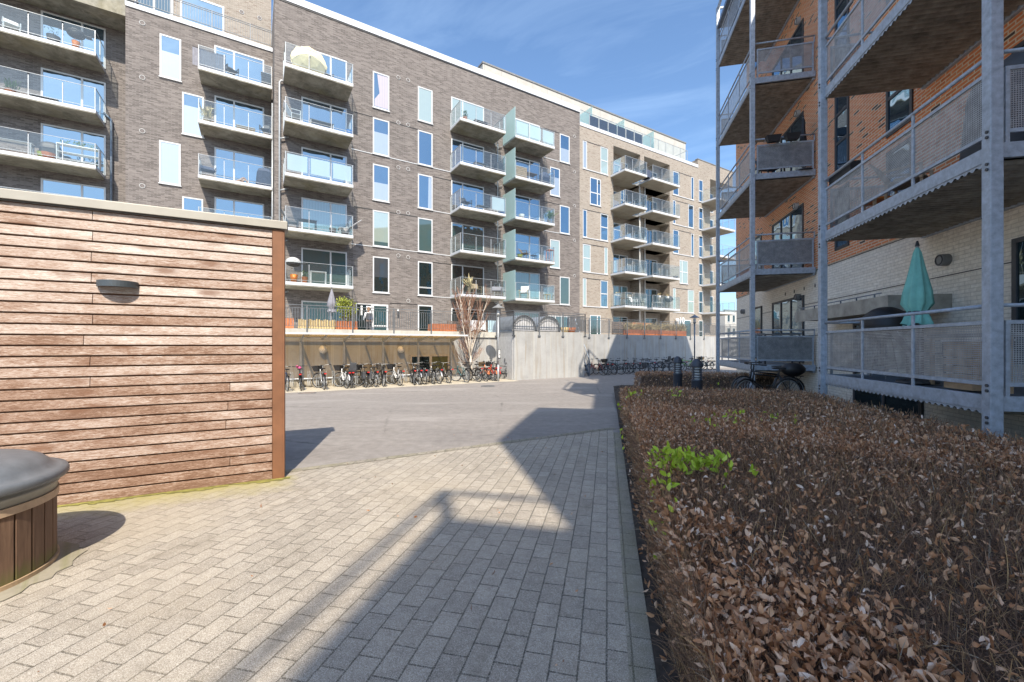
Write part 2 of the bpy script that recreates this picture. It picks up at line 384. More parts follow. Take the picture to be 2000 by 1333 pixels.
def asphalt():
    b = NB('grey_asphalt'); o = b.obj(); f = b.noise(o, 160, 3, .8); m = b.noise(o, 6, 6, .65); l = b.noise(b.mapping(o, (.5, 1.6, 1)), .45, 6, .6, .4)
    col = b.ramp(b.math('ADD', b.math('MULTIPLY', f, .6), b.math('MULTIPLY', m, .4)), (.3, (.15, .137, .128)), (.52, (.26, .238, .222)), (.72, (.38, .352, .33)))
    col = b.mix(b.ramp(l, (.52, 0.0), (.70, .7)), col, (.36, .335, .315)); col = b.mix(b.ramp(l, (.2, .45), (.42, 0.0)), col, (.115, .11, .112))
    vo = b.n('TexVoronoi', {'feature': 'DISTANCE_TO_EDGE'}, Vector=b.mapping(o, (1, 1, 1)), Scale=.22, Randomness=1.0)
    wob = b.math('ADD', vo.outputs['Distance'], b.math('MULTIPLY_ADD', b.noise(o, 5, 5, .7), .05, -.025)); crack = b.math('MULTIPLY', b.ramp(wob, (.0, 1.0), (.006, 0.0)), b.ramp(b.noise(o, .3, 3), (.45, 0.0), (.6, .6)))
    col = b.mix(crack, col, (.07, .065, .06)); spot = b.ramp(b.noise(o, 1.7, 3, .5), (.70, 0.0), (.76, .5)); col = b.mix(spot, col, (.13, .122, .118))
    b.P(Base_Color=col, Roughness=.85); b.bump(f, .5, .006); return b.m
MT['asphalt'] = asphalt()
def pavers(name, w=.222, h=.1430, off=.5, dark=1.0, moss=.0):
    b = NB(name); o = b.obj()
    x = b.n('SeparateXYZ', Vector=o); v = b.n('CombineXYZ', X=x.outputs[1], Y=x.outputs[0], Z=0.0).outputs[0]
    wob = b.n('TexNoise', Vector=o, Scale=9.0, Detail=3.0); vm = b.n('VectorMath', {'operation': 'MULTIPLY_ADD'}); b.inp(vm, '0', wob.outputs['Color']); b.inp(vm, '1', (.006, .006, 0)); b.inp(vm, '2', v)
    vj = vm.outputs[0]
    jc = b.ramp(b.math('ADD', b.math('MULTIPLY_ADD', x.outputs[0], .35, .75), b.math('MULTIPLY_ADD', b.noise(o, 1.2, 4), .6, -.3)), (.2, (.105, .085, .055)), (.75, (.032, .029, .02)))  # joints pale over the sunlit side, darkened for shade and moss towards the kerb
    c1 = tuple(q*dark for q in (.285, .246, .198)); c2 = tuple(q*dark for q in (.39, .342, .28))
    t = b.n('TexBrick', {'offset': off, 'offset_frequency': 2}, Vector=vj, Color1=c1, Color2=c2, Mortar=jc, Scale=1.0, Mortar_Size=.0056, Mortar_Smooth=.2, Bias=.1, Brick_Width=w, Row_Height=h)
    sp = b.noise(o, 260, 2, .9); big = b.noise(o, .8, 5, .6); mid = b.noise(o, 11, 5, .7)
    col = t.outputs['Color']
    col = b.mix(b.ramp(sp, (.52, 0.0), (.64, .9)), col, (.66, .63, .57)); col = b.mix(b.ramp(sp, (.36, .85), (.48, 0.0)), col, (.10, .09, .08))
    f = b.math('ADD', b.math('MULTIPLY_ADD', big, .5, .42), b.math('MULTIPLY', mid, .66)); col = b.mix(1.0, col, b.n('CombineXYZ', X=f, Y=f, Z=f).outputs[0], 'MULTIPLY')
    col = b.mix(b.math('MULTIPLY', b.ramp(big, (.5, 0.0), (.72, .3)), 1.0), col, (.33, .27, .19))
    st = b.noise(b.mapping(o, (1, .6, 1)), 2.6, 6, .7, .6); col = b.mix(b.math('MULTIPLY', b.ramp(st, (.56, 0.0), (.72, .5)), 1.0), col, (.16, .135, .10)); lt = b.noise(o, .55, 4, .6); col = b.mix(b.ramp(lt, (.52, 0.0), (.66, .38)), col, (.42, .37, .29))
    else_moss = not moss
    if else_moss:   # yellow-green growth creeping out from the foot of the screen wall
        a = FROT['S']-FROT['R']; q = b.math('ADD', b.math('MULTIPLY', x.outputs[0], -math.sin(a)), b.math('MULTIPLY', x.outputs[1], math.cos(a)))
        g = b.math('ADD', b.math('SUBTRACT', q, 5.93-.62), b.math('MULTIPLY_ADD', b.noise(o, 3.5, 6, .7), .8, -.4))
        s_ = b.math('ADD', b.math('MULTIPLY', x.outputs[0], math.cos(a)), b.math('MULTIPLY', x.outputs[1], math.sin(a)))
        col = b.mix(b.math('MULTIPLY', b.math('MULTIPLY', b.ramp(g, (.05, 0.0), (.6, .85)), b.math('LESS_THAN', q, 6.0)), b.ramp(b.math('ADD', s_, b.math('MULTIPLY', b.noise(o, 6, 4), .5)), (.0, 1.0), (.25, 0.0))), col, (.36, .32, .12))
    if moss: col = b.mix(b.math('MULTIPLY', b.ramp(b.noise(o, 2.2, 5, .7), (.35, 0.0), (.62, 1.0)), moss), col, (.15, .15, .05))
    hgt = b.math('ADD', b.math('MULTIPLY', b.math('SUBTRACT', 1.0, t.outputs['Fac']), 1.0), b.math('MULTIPLY', sp, .22))
    b.P(Base_Color=col, Roughness=.88); b.bump(hgt, .55, .008); return b.m
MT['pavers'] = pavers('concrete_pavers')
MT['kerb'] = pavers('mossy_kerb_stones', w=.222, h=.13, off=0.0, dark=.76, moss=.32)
MT['moss'] = plain('yellow_green_moss', (.26, .24, .06), .95, var=.5, scale=14)
MT['gravel'] = plain('pale_gravel', (.52, .47, .38), .95, var=.4, scale=60, bump=.6)
# ------------------------------------------------------------------ ground, paving, podium
def structure(o): o['kind'] = 'structure'; return o
def ground_sheet():
    xs = np.concatenate([np.linspace(-400, -40, 8), np.linspace(-30, 30, 41), np.linspace(40, 400, 8)])
    ys = np.concatenate([np.linspace(-300, -10, 6), np.linspace(-5, 40, 61), np.linspace(60, 600, 8)])
    V = np.array([(x, y, ground(x, y)) for y in ys for x in xs]); nx = len(xs)
    F = np.array([(j*nx+i, j*nx+i+1, (j+1)*nx+i+1, (j+1)*nx+i) for j in range(len(ys)-1) for i in range(nx-1)])
    return structure(np_mesh('asphalt_yard', V, F, MT['asphalt'], smooth=True))
ground_sheet()
def poly_sheet(name, pts, z, mat, fr, thick=0):
    m = MB(); m.quad(*[(x, y, z) for x, y in pts]); return structure(m.build(name, mat, None, fr))
def toR(x, y):
    v = FM['R'].inverted() @ Vector((x, y, 0)); return (v.x, v.y)
KX = .105
# paving edge towards the yard runs from behind the wooden screen to the hedge
pe0 = toR(-9.1, 1.85); pe1 = toR(-2.94, 5.41); pe2 = toR(2.05, 8.28)
def edge_t(wv):
    f = (wv-pe1[0])/(pe2[0]-pe1[0]); return pe1[1]+f*(pe2[1]-pe1[1])
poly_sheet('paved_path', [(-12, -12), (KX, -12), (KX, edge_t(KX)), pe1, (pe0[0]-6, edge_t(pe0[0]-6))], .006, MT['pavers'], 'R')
m = MB()
def edge_row():
    # border course of stones laid along the paving edge
    a = Vector((-2.94, 5.41, 0)); b_ = Vector((2.02, 8.28, 0)); d = (b_-a).normalized(); n = Vector((-d.y, d.x, 0)); L = (b_-a).length; k = int(L/.222)
    for i in range(k+1):
        p = a+d*(i*.222); q = p+d*.214
        m.quad(*[tuple(v+Vector((0, 0, .0105+.0015*random.random()))) for v in (p-n*.02, q-n*.02, q+n*.12, p+n*.12)])
edge_row(); structure(m.build('paving_border', MT['kerb']))
m = MB(); m.box(KX, KX+.13, -12, 8.1, -.1, .02); structure(m.build('kerb', MT['kerb'], None, 'R'))
m = MB(); V = []
nx, ny = 60, 240
for j in range(ny+1):
    for i in range(nx+1):
        x = KX+.13+i*(7-.2)/nx*1.0; y = -4+j*21.5/ny; V.append((x, y, .012+.05*random.random()*(1 if i > 0 else .2)+.03*math.sin(y*3.1+x*5)*.5))
F = np.array([(j*(nx+1)+i, j*(nx+1)+i+1, (j+1)*(nx+1)+i+1, (j+1)*(nx+1)+i) for j in range(ny) for i in range(nx)])
structure(np_mesh('planting_bed', np.array(V), F, MT['soil'], fr='R', smooth=True))
# moss along the foot of the screen wall
m = MB(); sd = random.Random(3)
for i in range(90):
    s0 = -6.5+i*.071; a = .05+.05*sd.random()+.03*math.sin(i*.6); m.quad((s0, 5.93, .0125), (s0, 5.93-a, .0125), (s0+.071, 5.93-a-.02*sd.random(), .0125), (s0+.071, 5.93, .0125))
structure(m.build('moss_strip', MT['moss'], None, 'S'))
# pale gravel strip under the bicycle stands
CS = 21.85     # face of the podium under the terrace
CB = 19.9      # face of the block that stands forward
US0 = gu(430, CS); UB0 = gu(1004, CB); UB1 = gu(1141, CB)
def zg(u, c):
    p = FM['G'] @ Vector((u, c, 0)); return ground(p.x, p.y)
m = MB(); sd = random.Random(4); n = 60
for i in range(n):
    a = US0+(UB0-US0)*i/n; b_ = US0+(UB0-US0)*(i+1)/n
    j0 = CS-2.55-.06*math.sin(i*.9); j1 = CS-2.55-.06*math.sin((i+1)*.9)
    m.quad((a, j0, zg(a, j0)+.006), (b_, j1, zg(b_, j1)+.006), (b_, CS, zg(b_, CS)+.006), (a, CS, zg(a, CS)+.006))
structure(m.build('gravel_strip', MT['gravel'], None, 'G'))
m = MB(); m.box(US0-30, US0+140, 27.6, 60, -.9, -.35); structure(m.build('building_subsoil', MT['soil'], None, 'G'))
# podium: a concrete retaining wall with the terrace behind it
ZT = 2.45
t = thing('terrace_podium', 'pale concrete retaining wall carrying the paved terrace before the dark and tan flats', 'retaining wall', (UB0, CS, -.3), 'G')
m = MB(); m.box(US0-14, UB0-.02, CS, 29.5, -.6, ZT-.34); m.box(UB1+.02, gu(1560, CS), CS, 27.38, -.6, ZT-.02); m.box(UB0, UB1, CS+.5, 27.38, -.6, ZT-.02)
m.build('wall', MT['concrete_wall'], t)
m = MB(); m.box(US0-14, UB0-.03, CS-.10, 29.5, ZT-.338, ZT-.02); m.build('terrace_edge_slab', MT['concrete_edge'], t)
m = MB(); m.box(UB0, UB1, CB, CS+.498, -.6, ZT); m.build('projecting_block', MT['concrete_wall'], t)
m = MB(); zz = zg(gu(640, CS), CS)
m.box(US0, gu(884, CS), CS-.06, CS-.002, -.6, zz+.42); m.build('plinth_step', MT['concrete_slab_pale'], t)
# grey steel doors in the recess beside the block
d = MB(); zd = zg(UB0, CB+.9)
for a, b_ in ((CB+.10, CB+.97), (CB+.985, CS-.16)): d.box(UB0-.035, UB0-.003, a, b_, zd+.02, ZT-.30)
do = d.build('double_door', MT['light_grey'], t)
h = MB(); h.box(UB0-.08, UB0-.037, CB+.9, CB+.94, zd+1.0, zd+1.2); h.build('handle', MT['dark_grey'], do)
# low shop window under the shelter
wf = MB(); u0, u1, um = gu(800, CS), gu(876, CS), gu(839, CS); z1 = gz(840, 693, CS); z0 = .15
for a, b_ in ((u0, u0+.09), (um-.05, um+.09), (u1-.09, u1)): wf.box(a, b_, CS-.13, CS-.004, z0, z1)
for a, b_ in ((u0+.092, um-.052), (um+.092, u1-.092)):
    wf.box(a, b_, CS-.12, CS-.005, z1-.1, z1-.002); wf.box(a, b_, CS-.12, CS-.005, z0, z0+.08)
wo = wf.build('basement_window', plain('beige_grey_frame', (.40, .36, .31), .6), t)
g = MB(); g.quad((u0+.09, CS-.09, z0+.08), (um-.05, CS-.09, z0+.08), (um-.05, CS-.09, z1-.1), (u0+.09, CS-.09, z1-.1)); g.build('pane', MT['pane_dark'], wo)
g = MB(); g.quad((um+.09, CS-.09, z0+.08), (u1-.09, CS-.09, z0+.08), (u1-.09, CS-.09, z1-.1), (um+.09, CS-.09, z1-.1)); g.build('pane', plain('olive_film_pane', (.10, .10, .045), .25), wo)

# ------------------------------------------------------------------ terrace railing (things: one run each)
def railing(name, label, pts, z0, h=1.08, bays=None, group=None, top2=True):
    """pts: (u, c) corner list in G; posts side-mounted; slim bars between"""
    t = thing(name, label, 'railing', (pts[0][0], pts[0][1], z0), 'G', group)
    bars = MB(); rails = MB()
    for (a, b_) in zip(pts[:-1], pts[1:]):
        A = Vector((a[0], a[1], 0)); B = Vector((b_[0], b_[1], 0)); L = (B-A).length; d = (B-A)/L
        n = max(1, round(L/(bays or 1.95)))
        rails.bar(A+Vector((0, 0, z0+h)), B+Vector((0, 0, z0+h)), .045, .03)
        rails.bar(A+Vector((0, 0, z0+.10)), B+Vector((0, 0, z0+.10)), .03, .02)
        if top2: rails.bar(A+Vector((0, 0, z0+h-.13)), B+Vector((0, 0, z0+h-.13)), .03, .02)
        nb = int(L/.118)
        for i in range(1, nb): 
            p = A+d*(L*i/nb); bars.bar(p+Vector((0, 0, z0+.10)), p+Vector((0, 0, z0+h-(.13 if top2 else .02))), .024)
        for i in range(n+1):
            p = A+d*(L*i/n); po = MB()
            po.bar(p+Vector((0, 0, z0-.28)), p+Vector((0, 0, z0+h-.02)), .06, .035); po.box(p.x-.09, p.x+.09, p.y-.02, p.y+.03, z0-.30, z0-.22)
            po.build('post', MT['rail_grey'], t)
    bars.build('bars', MT['rail_grey'], t); rails.build('rails', MT['rail_grey'], t)
    return t
railing('terrace_railing', 'grey barred railing along the terrace above the bicycle shelter', [(gu(500, CS-.13), CS-.13), (UB0-.1, CS-.13)], ZT)
railing('terrace_railing', 'grey barred railing round the projecting concrete block before the arched covers', [(UB0-.04, CS-.4), (UB0-.04, CB-.04), (UB1+.04, CB-.04), (UB1+.04, CS-.4)], ZT, h=1.15)
railing('terrace_railing', 'grey barred railing above the shaded concrete wall before the grass planters', [(UB1+.3, CS-.04), (gu(1400, CS), CS-.04), (gu(1550, CS), CS-.04)], ZT)

# ------------------------------------------------------------------ bicycle shelter
def shelter():
    ue = gu(884, CS); u0 = US0-1.5; cf = CS-1.95
    t = thing('bicycle_shelter', 'lean-to bicycle shelter with a brownish translucent roof and white fascia against the podium', 'bike shelter', (gu(720, CS), CS-1, -.3), 'G')
    b = NB('brown_translucent_roof_sheet'); tr = b.n('BsdfTransparent', Color=(.84, .68, .43)); tl = b.n('BsdfTranslucent', Color=(.42, .36, .28)); d = b.n('BsdfDiffuse', Color=(.42, .37, .28))
    m1 = b.n('MixShader', Fac=.4); b.inp(m1, '1', tl.outputs[0]); b.inp(m1, '2', d.outputs[0]); m2 = b.n('MixShader', Fac=.36); b.inp(m2, '1', tr.outputs[0]); b.inp(m2, '2', m1.outputs[0]); b.surf(m2.outputs[0])
    zf, zb = 2.16, 2.02
    m = MB(); m.hexa([(u0, cf, zf), (ue, cf, zf), (ue, CS-.12, zb), (u0, CS-.12, zb), (u0, cf, zf+.012), (ue, cf, zf+.012), (ue, CS-.12, zb+.012), (u0, CS-.12, zb+.012)]); m.build('roof_sheet', b.m, t)
    m = MB(); m.box(u0, ue, cf-.05, cf-.003, zf-.035, zf+.045); m.build('fascia', MT['white_cap'], t)
    m = MB(); m.box(u0, ue, CS-.22, CS-.15, zb-.12, zb-.03); m.build('purlin', MT['steel_light'], t)
    k = 0
    for px in (500, 587, 629, 672, 713, 748, 783, 817, 850, 881):
        u = gu(px, CS-.38); r = MB(); big = px in (500, 587, 672, 748, 817, 881)
        dz = .16 if big else .07
        r.hexa([(u-.03, CS-.38, zb-dz-.04), (u+.03, CS-.38, zb-dz-.04), (u+.03, CS-.30, zb-dz-.04), (u-.03, CS-.30, zb-dz-.04), (u-.03, cf+.02, zf-.05), (u+.03, cf+.02, zf-.05), (u+.03, CS-.3, zb-.005), (u-.03, CS-.3, zb-.005)])
        r.build('rafter', MT['steel_light'], t)
        if big:
            p = MB(); p.box(u-.045, u+.045, CS-.43, CS-.335, zg(u, CS-.4)-.1, zb-.17); p.build('post', MT['steel_light'], t)
shelter()
# wheel racks: a low tube with pairs of bent hoops
def rack():
    t = thing('bicycle_rack', 'low white wheel rack of paired hoops on a long tube below the shelter', 'bike rack', (gu(600, CS), CS-.7, -.3), 'G')
    cr_ = CS-.5; a, b_ = gu(560, cr_), gu(872, cr_); zz = zg(a, cr_)
    m = MB(); m.tube([(a, cr_, zz+.42), (b_, cr_, zg(b_, cr_)+.42)], .035, 8); m.build('tube', MT['white_cap'], t)
    n = 22
    for i in range(n):
        u = a+.2+(b_-a-.4)*i/(n-1); z = zg(u, cr_); h = MB()
        for s in (-.04, .04): h.tube([(u+s, cr_-.18, z+.1), (u+s, cr_-.2, z+.6), (u+s, cr_-.02, z+.75), (u+s, cr_+.06, z+.42), (u+s, cr_-.1, z+.12)], .011, 5)
        h.build('hoop', MT['steel_light'], t)
rack()
for px, lab in ((630, 'round white globe lamp on the wall nearer the wooden screen'), (781, 'round white globe lamp on the wall above the basement window')):
    u = gu(px, CS); z = gz(px, 683, CS)
    t = thing('globe_lamp', lab, 'wall lamp', (u, CS, z), 'G', 'globe lamps under the shelter')
    m = MB(); m.sphere((u, CS-.2, z), .19, 18, 12); m.build('globe', plain('opal_globe', (.68, .64, .58), .35, var=.05), t, smooth=True)
    m = MB(); m.tube([(u, CS-.09, z), (u, CS-.005, z)], .09, 12); m.build('base', MT['light_grey'], t)
# steep steel stair in the corner beside the block
def stair():
    u0 = UB1+.10; u1 = u0+.62; t = thing('steel_stair', 'steep galvanised steel stair beside the projecting concrete block', 'stair', (u0, CB+.6, -.3), 'G')
    zb = zg(u0, CB+.5); A = (CB+.35, zb); B = (CS-.12, ZT)
    for u in (u0, u1):
        s = MB(); s.bar((u, A[0], A[1]), (u, B[0], B[1]), .03, .18); s.build('stringer', MT['galv_dark'], t)
        h = MB(); h.tube([(u, A[0]-.05, zb), (u, A[0]-.05, zb+1.0), (u, B[0]-.1, ZT+.98), (u, B[0]-.1, ZT)], .024, 6); h.tube([(u, A[0]-.05, zb+.5), (u, B[0]-.1, ZT+.5)], .016, 6); h.build('handrail', MT['galv_dark'], t)
    for i in range(1, 11):
        f = i/11; y = A[0]+(B[0]-A[0])*f; z = A[1]+(B[1]-A[1])*f; s = MB(); s.box(u0+.02, u1-.02, y-.10, y+.10, z-.02, z+.015); s.build('tread', MT['galv'], t)
stair()
# ------------------------------------------------------------------ wooden screen wall, lamp, waste container
def screen():
    SF = 5.946; s1 = -.19; s0 = -7.2; H = 3.17
    t = thing('wooden_screen_wall', 'weathered brown board screen wall with a grey metal coping', 'wall', (-2.5, SF+.1, 0), 'S')
    m = MB(); m.box(s0, s1-.01, SF+.02, SF+.27, .0, H-.09); m.build('core', MT['brown_board'], t)
    rr = random.Random(5); n = 28; p = (H-.10)/n; bd = MB(); joints = {}
    for i in range(n):
        z0 = .012+i*p; z1 = z0+p-.017
        cuts = [s0, s1-.115]
        j = {27: [-1.95], 25: [-1.95], 23: [-1.96], 21: [-1.96], 19: [-1.95], 17: [-1.95], 15: [-2.02], 13: [-1.97], 11: [-1.97], 10: [-.74], 8: [-.76], 6: [-.78], 2: [-.74]}.get(i, [])
        cuts = sorted(cuts+j+[-4.3-.5*rr.random()])
        for a, b_ in zip(cuts[:-1], cuts[1:]):
            # bevelled board, lower edge standing proud of the one below
            f0 = SF-.022; f1 = SF-.008
            bd.hexa([(a+.002, f0+.004, z0), (b_-.002, f0+.004, z0), (b_-.002, SF+.018, z0), (a+.002, SF+.018, z0), (a+.002, f1, z1), (b_-.002, f1, z1), (b_-.002, SF+.018, z1), (a+.002, SF+.018, z1)])
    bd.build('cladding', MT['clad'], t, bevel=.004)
    m = MB(); m.box(s1-.113, s1, SF-.03, SF+.019, .0, H-.095); m.box(s1-.008, s1+.018, SF-.028, SF+.29, .0, H-.097); m.build('corner_board', MT['brown_board'], t, bevel=.003)
    m = MB(); m.box(s0, s1+.05, SF-.06, SF+.33, H-.05, H+.012); m.box(s0, s1+.05, SF-.063, SF-.05, H-.085, H+.006); m.build('coping', plain('pale_grey_coping', (.36, .345, .31), .5, .2, var=.15, scale=2), t, bevel=.004)
    # wall lamp: half-round hood
    k = (232-1000)/FPX; q = SF
    def su(px):
        k = (px-1000)/FPX; d = Vector((k, 1)); a = FROT['S']; n = Vector((-math.sin(a), math.cos(a))); Y = q/n.dot(d); P = d*Y; return P.x*math.cos(a)+P.y*math.sin(a), Y
    ua, Y = su(232); z = EYE+(HOR-556)/FPX*Y; r = (su(272)[0]-su(191)[0])/2
    t = thing('wall_lamp', 'dark grey half-round outdoor lamp on the wooden screen wall', 'wall lamp', (ua, SF, z), 'S')
    pr = .15; m = MB(); n = 18; top = []; bot = []
    pts = [(ua+r*math.cos(PI+PI*i/n), SF-.02+pr*math.sin(PI+PI*i/n)) for i in range(n+1)]
    zt = z+.028; zb = z-.038
    for i in range(n):
        (a, b_), (c, d) = pts[i], pts[i+1]; m.quad((a, b_, zb), (c, d, zb), (c, d, zt), (a, b_, zt))
    m.quad(*[(a, b_, zt) for a, b_ in pts]); 
    inn = [(ua+(x-ua)*.93, SF-.02+(y-SF+.02)*.93) for x, y in pts]
    for i in range(n):
        (a, b_), (c, d) = pts[i], pts[i+1]; (e, f), (g, h) = inn[i], inn[i+1]; m.quad((a, b_, zb), (e, f, zb), (g, h, zb), (c, d, zb)); m.quad((e, f, zb), (e, f, zt-.02), (g, h, zt-.02), (g, h, zb))
    m.quad(*[(a, b_, zt-.02) for a, b_ in inn][::-1]); m.build('hood', plain('slate_grey_metal', (.07, .085, .10), .45, .3, var=.1), t)
    m = MB(); m.box(ua-r*.8, ua+r*.8, SF-.05, SF-.021, zb+.01, zt-.022); m.build('back_plate', MT['dark_grey'], t)
screen()
def waste_bin():
    cx, cy, r = -3.99, 2.87, .6
    t = thing('waste_container', 'round half-buried waste container with upright wooden slats and a grey domed lid', 'waste container', (cx, cy, 0))
    m = MB(); m.lathe([(r-.03, 0), (r-.03, .60), (0, .60)], (cx, cy, 0), 48); m.build('body', MT['dark_grey'], t, smooth=True)
    n = 34; sl_ = MB()
    for i in range(n):
        a = 2*PI*i/n; b_ = a+2*PI/n*.90; pts = []
        for z in (.045, .50):
            for (rr, an) in ((r, a), (r, b_), (r-.026, b_), (r-.026, a)): pts.append((cx+rr*math.cos(an), cy+rr*math.sin(an), z+.004*math.sin(i*7)))
        sl_.hexa(pts)
    sl_.build('slats', MT['bin_wood'], t, bevel=.004)
    m = MB(); m.lathe([(r-.02, .0), (r+.012, .0), (r+.012, .045), (r-.02, .045)], (cx, cy, 0), 64); m.build('bottom_hoop', MT['bare_wood'], t, smooth=False)
    m = MB(); m.lathe([(r-.02, .502), (r+.010, .502), (r+.010, .556), (r-.02, .556)], (cx, cy, 0), 64); m.build('top_hoop', plain('pale_plywood_hoop', (.52, .38, .26), .6, var=.2, scale=14), t)  # pale plywood in its own even colour
    m = MB(); m.lathe([(r-.02, .558), (r+.002, .558), (r+.002, .60), (r+.012, .605), (r+.012, .622), (r+.002, .63), (r+.004, .665), (r-.02, .67)], (cx, cy, 0), 64); m.build('collar', plain('pale_grey_collar', (.30, .29, .26), .5, var=.15), t, smooth=True)
    lidm = plain('grey_moulded_lid', (.15, .165, .185), .42, var=.2, scale=10)
    m = MB(); m.lathe([(r-.01, .655), (r+.058, .655), (r+.066, .668), (r+.066, .695), (r+.055, .715), (r+.018, .72), (r-.02, .735), (r-.04, .765), (r-.075, .80), (r-.14, .83), (r-.27, .85), (.15, .857), (0, .858)], (cx, cy, 0), 72); m.build('lid', lidm, t, smooth=True)
    m = MB(); m.box(cx+r*.72, cx+r*.72+.05, cy-r*.72-.03, cy-r*.72+.04, .62, .66); m.build('latch', MT['galv'], t)
waste_bin()
# broken concrete collar in the paving round the container
m = MB(); cx, cy = -3.99, 2.87; sd = random.Random(8); n = 54
pr = [(.62, .68+.06*sd.random()+.04*math.sin(i*.37)) for i in range(n)]
for i in range(n):
    a = 2*PI*i/n; b_ = 2*PI*(i+1)/n; r0 = .60; ra = pr[i][1]; rb = pr[(i+1) % n][1]
    m.quad((cx+r0*math.cos(a), cy+r0*math.sin(a), .017), (cx+ra*math.cos(a), cy+ra*math.sin(a), .0125), (cx+rb*math.cos(b_), cy+rb*math.sin(b_), .0125), (cx+r0*math.cos(b_), cy+r0*math.sin(b_), .017))
structure(m.build('concrete_collar', concrete('mossy_concrete_collar', (.33, .30, .235), .6, stain=(.20, .20, .08), amount=.8)))
# ------------------------------------------------------------------ long apartment block (frame G)
C0 = 27.42; CM = 29.85; CL = 31.45       # faces: main, middle bay, left bay
FF = lambda j: 2.17+2.95*j               # floor levels
HEAD = lambda j: 4.38+2.95*j             # window heads
UA = gu(536, C0); UD = gu(1132, C0); UM = gu(245, CM)
UT1 = gu(1345, C0); UF0 = gu(1363, C0); UF1 = gu(1431, C0); ZR = 21.5
dk = thing('apartment_building', 'dark brick apartment building with glass-fronted concrete balconies and a white roof edge', 'building', (gu(700, C0), C0, 2.2), 'G')
tn = thing('apartment_building', 'tan brick apartment building with recessed balconies beyond the dark brick one', 'building', (gu(1240, C0), C0, 2.2), 'G')
m = MB()
m.box(UA, UD, C0, 40, -.5, ZR); m.box(UM, UA-.004, CM, 40, -.5, 19.75); m.box(UM-14, UM-.004, CL, 40, -.5, 21)
m.build('wall', MT['dark_brick'], dk)
m = MB(); m.box(UA-.02, UD+.02, C0-.05, C0+.35, ZR+.002, ZR+.40); m.box(UA-.02, UA+.3, C0+.352, 40, ZR+.002, ZR+.40); m.build('roof_edge', MT['white_cap'], dk)
m = MB(); m.box(UA-.01, UD, C0-.025, C0-.003, ZR-.10, ZR); m.build('roof_shadow_strip', MT['black'], dk)  # black strip standing in for the shadow under the roof edge
# overhanging storey above the left bay
m = MB(); m.box(UM-14, UM-.004, CM+.002, CL-.004, 19.2, 22); m.build('overhang', MT['concrete_slab'], dk)
m = MB(); m.box(UM-.0, UA-.01, CM-.06, CM+.3, 19.753, 20.0); m.build('parapet_cap', MT['white_cap'], dk)
ph = MB(); ph.box(UM-13, UA-.01, CM+2.1, 39, 20, 24.5); ph.build('top_storey', MT['tan_brick'], dk)
# railing of the roof terrace
m = MB(); rr = 21.02
for z in (rr, 20.12, rr-.1): m.bar((UM, CM-.03, z), (UA-.05, CM-.03, z), .04, .025)
n = int((UA-UM)/.125)
for i in range(n+1): m.bar((UM+(UA-.05-UM)*i/n, CM-.03, 20.1 if i % 15 else 19.8), (UM+(UA-.05-UM)*i/n, CM-.03, rr), .018 if i % 15 else .05)
m.build('roof_terrace_railing', MT['rail_grey'], dk)

def window(root, c, u0, u1, z0, z1, style='blue', mull=(), trans=(), fw=.075, name='window', blind=.0, blindmat='blind', proud=.035, sill=True, open_at=None):
    m = MB(); y0, y1 = c-proud, c-.002
    m.box(u0, u0+fw, y0, y1, z0, z1); m.box(u1-fw, u1, y0, y1, z0, z1)
    m.box(u0+fw, u1-fw, y0+.001, y1, z1-fw, z1); m.box(u0+fw, u1-fw, y0+.001, y1, z0, z0+fw)
    for f in mull: u = u0+(u1-u0)*f; m.box(u-.045, u+.045, y0+.002, y1, z0+fw, z1-fw)
    for f in trans: z = z0+(z1-z0)*f; m.box(u0+fw, u1-fw, y0+.003, y1, z-.04, z+.04)
    if sill: m.box(u0-.04, u1+.04, y0-.045, y1, z0-.05, z0-.002)
    o = m.build(name, MT['white_frame'], root)
    y = c-.012; zb = z1-fw-(z1-z0-2*fw)*blind
    pm = {'blue': 'pane', 'dark': 'pane_dark', 'teal': 'pane_teal', 'curtain': 'curtain', 'cteal': 'curtain_teal', 'cdark': 'curtain_dark', 'blind': 'blind', 'bgreen': 'blind_green'}[style]
    if blind < .99:
        p = MB(); p.quad((u0+fw, y, z0+fw), (u1-fw, y, z0+fw), (u1-fw, y, zb), (u0+fw, y, zb)); p.build('pane', MT[pm], o)
    if blind > .01:
        p = MB(); p.quad((u0+fw, y-.001, zb), (u1-fw, y-.001, zb), (u1-fw, y-.001, z1-fw), (u0+fw, y-.001, z1-fw)); p.build('blind', MT[blindmat], o)
    return o
def lower_blind(o, c, u0, u1, z0, z1, f, mat='blind', fw=.075):
    p = MB(); y = c-.0135; p.quad((u0+fw, y, z0+fw), (u1-fw, y, z0+fw), (u1-fw, y, z0+(z1-z0)*f), (u0+fw, y, z0+(z1-z0)*f)); p.build('blind', MT[mat], o)
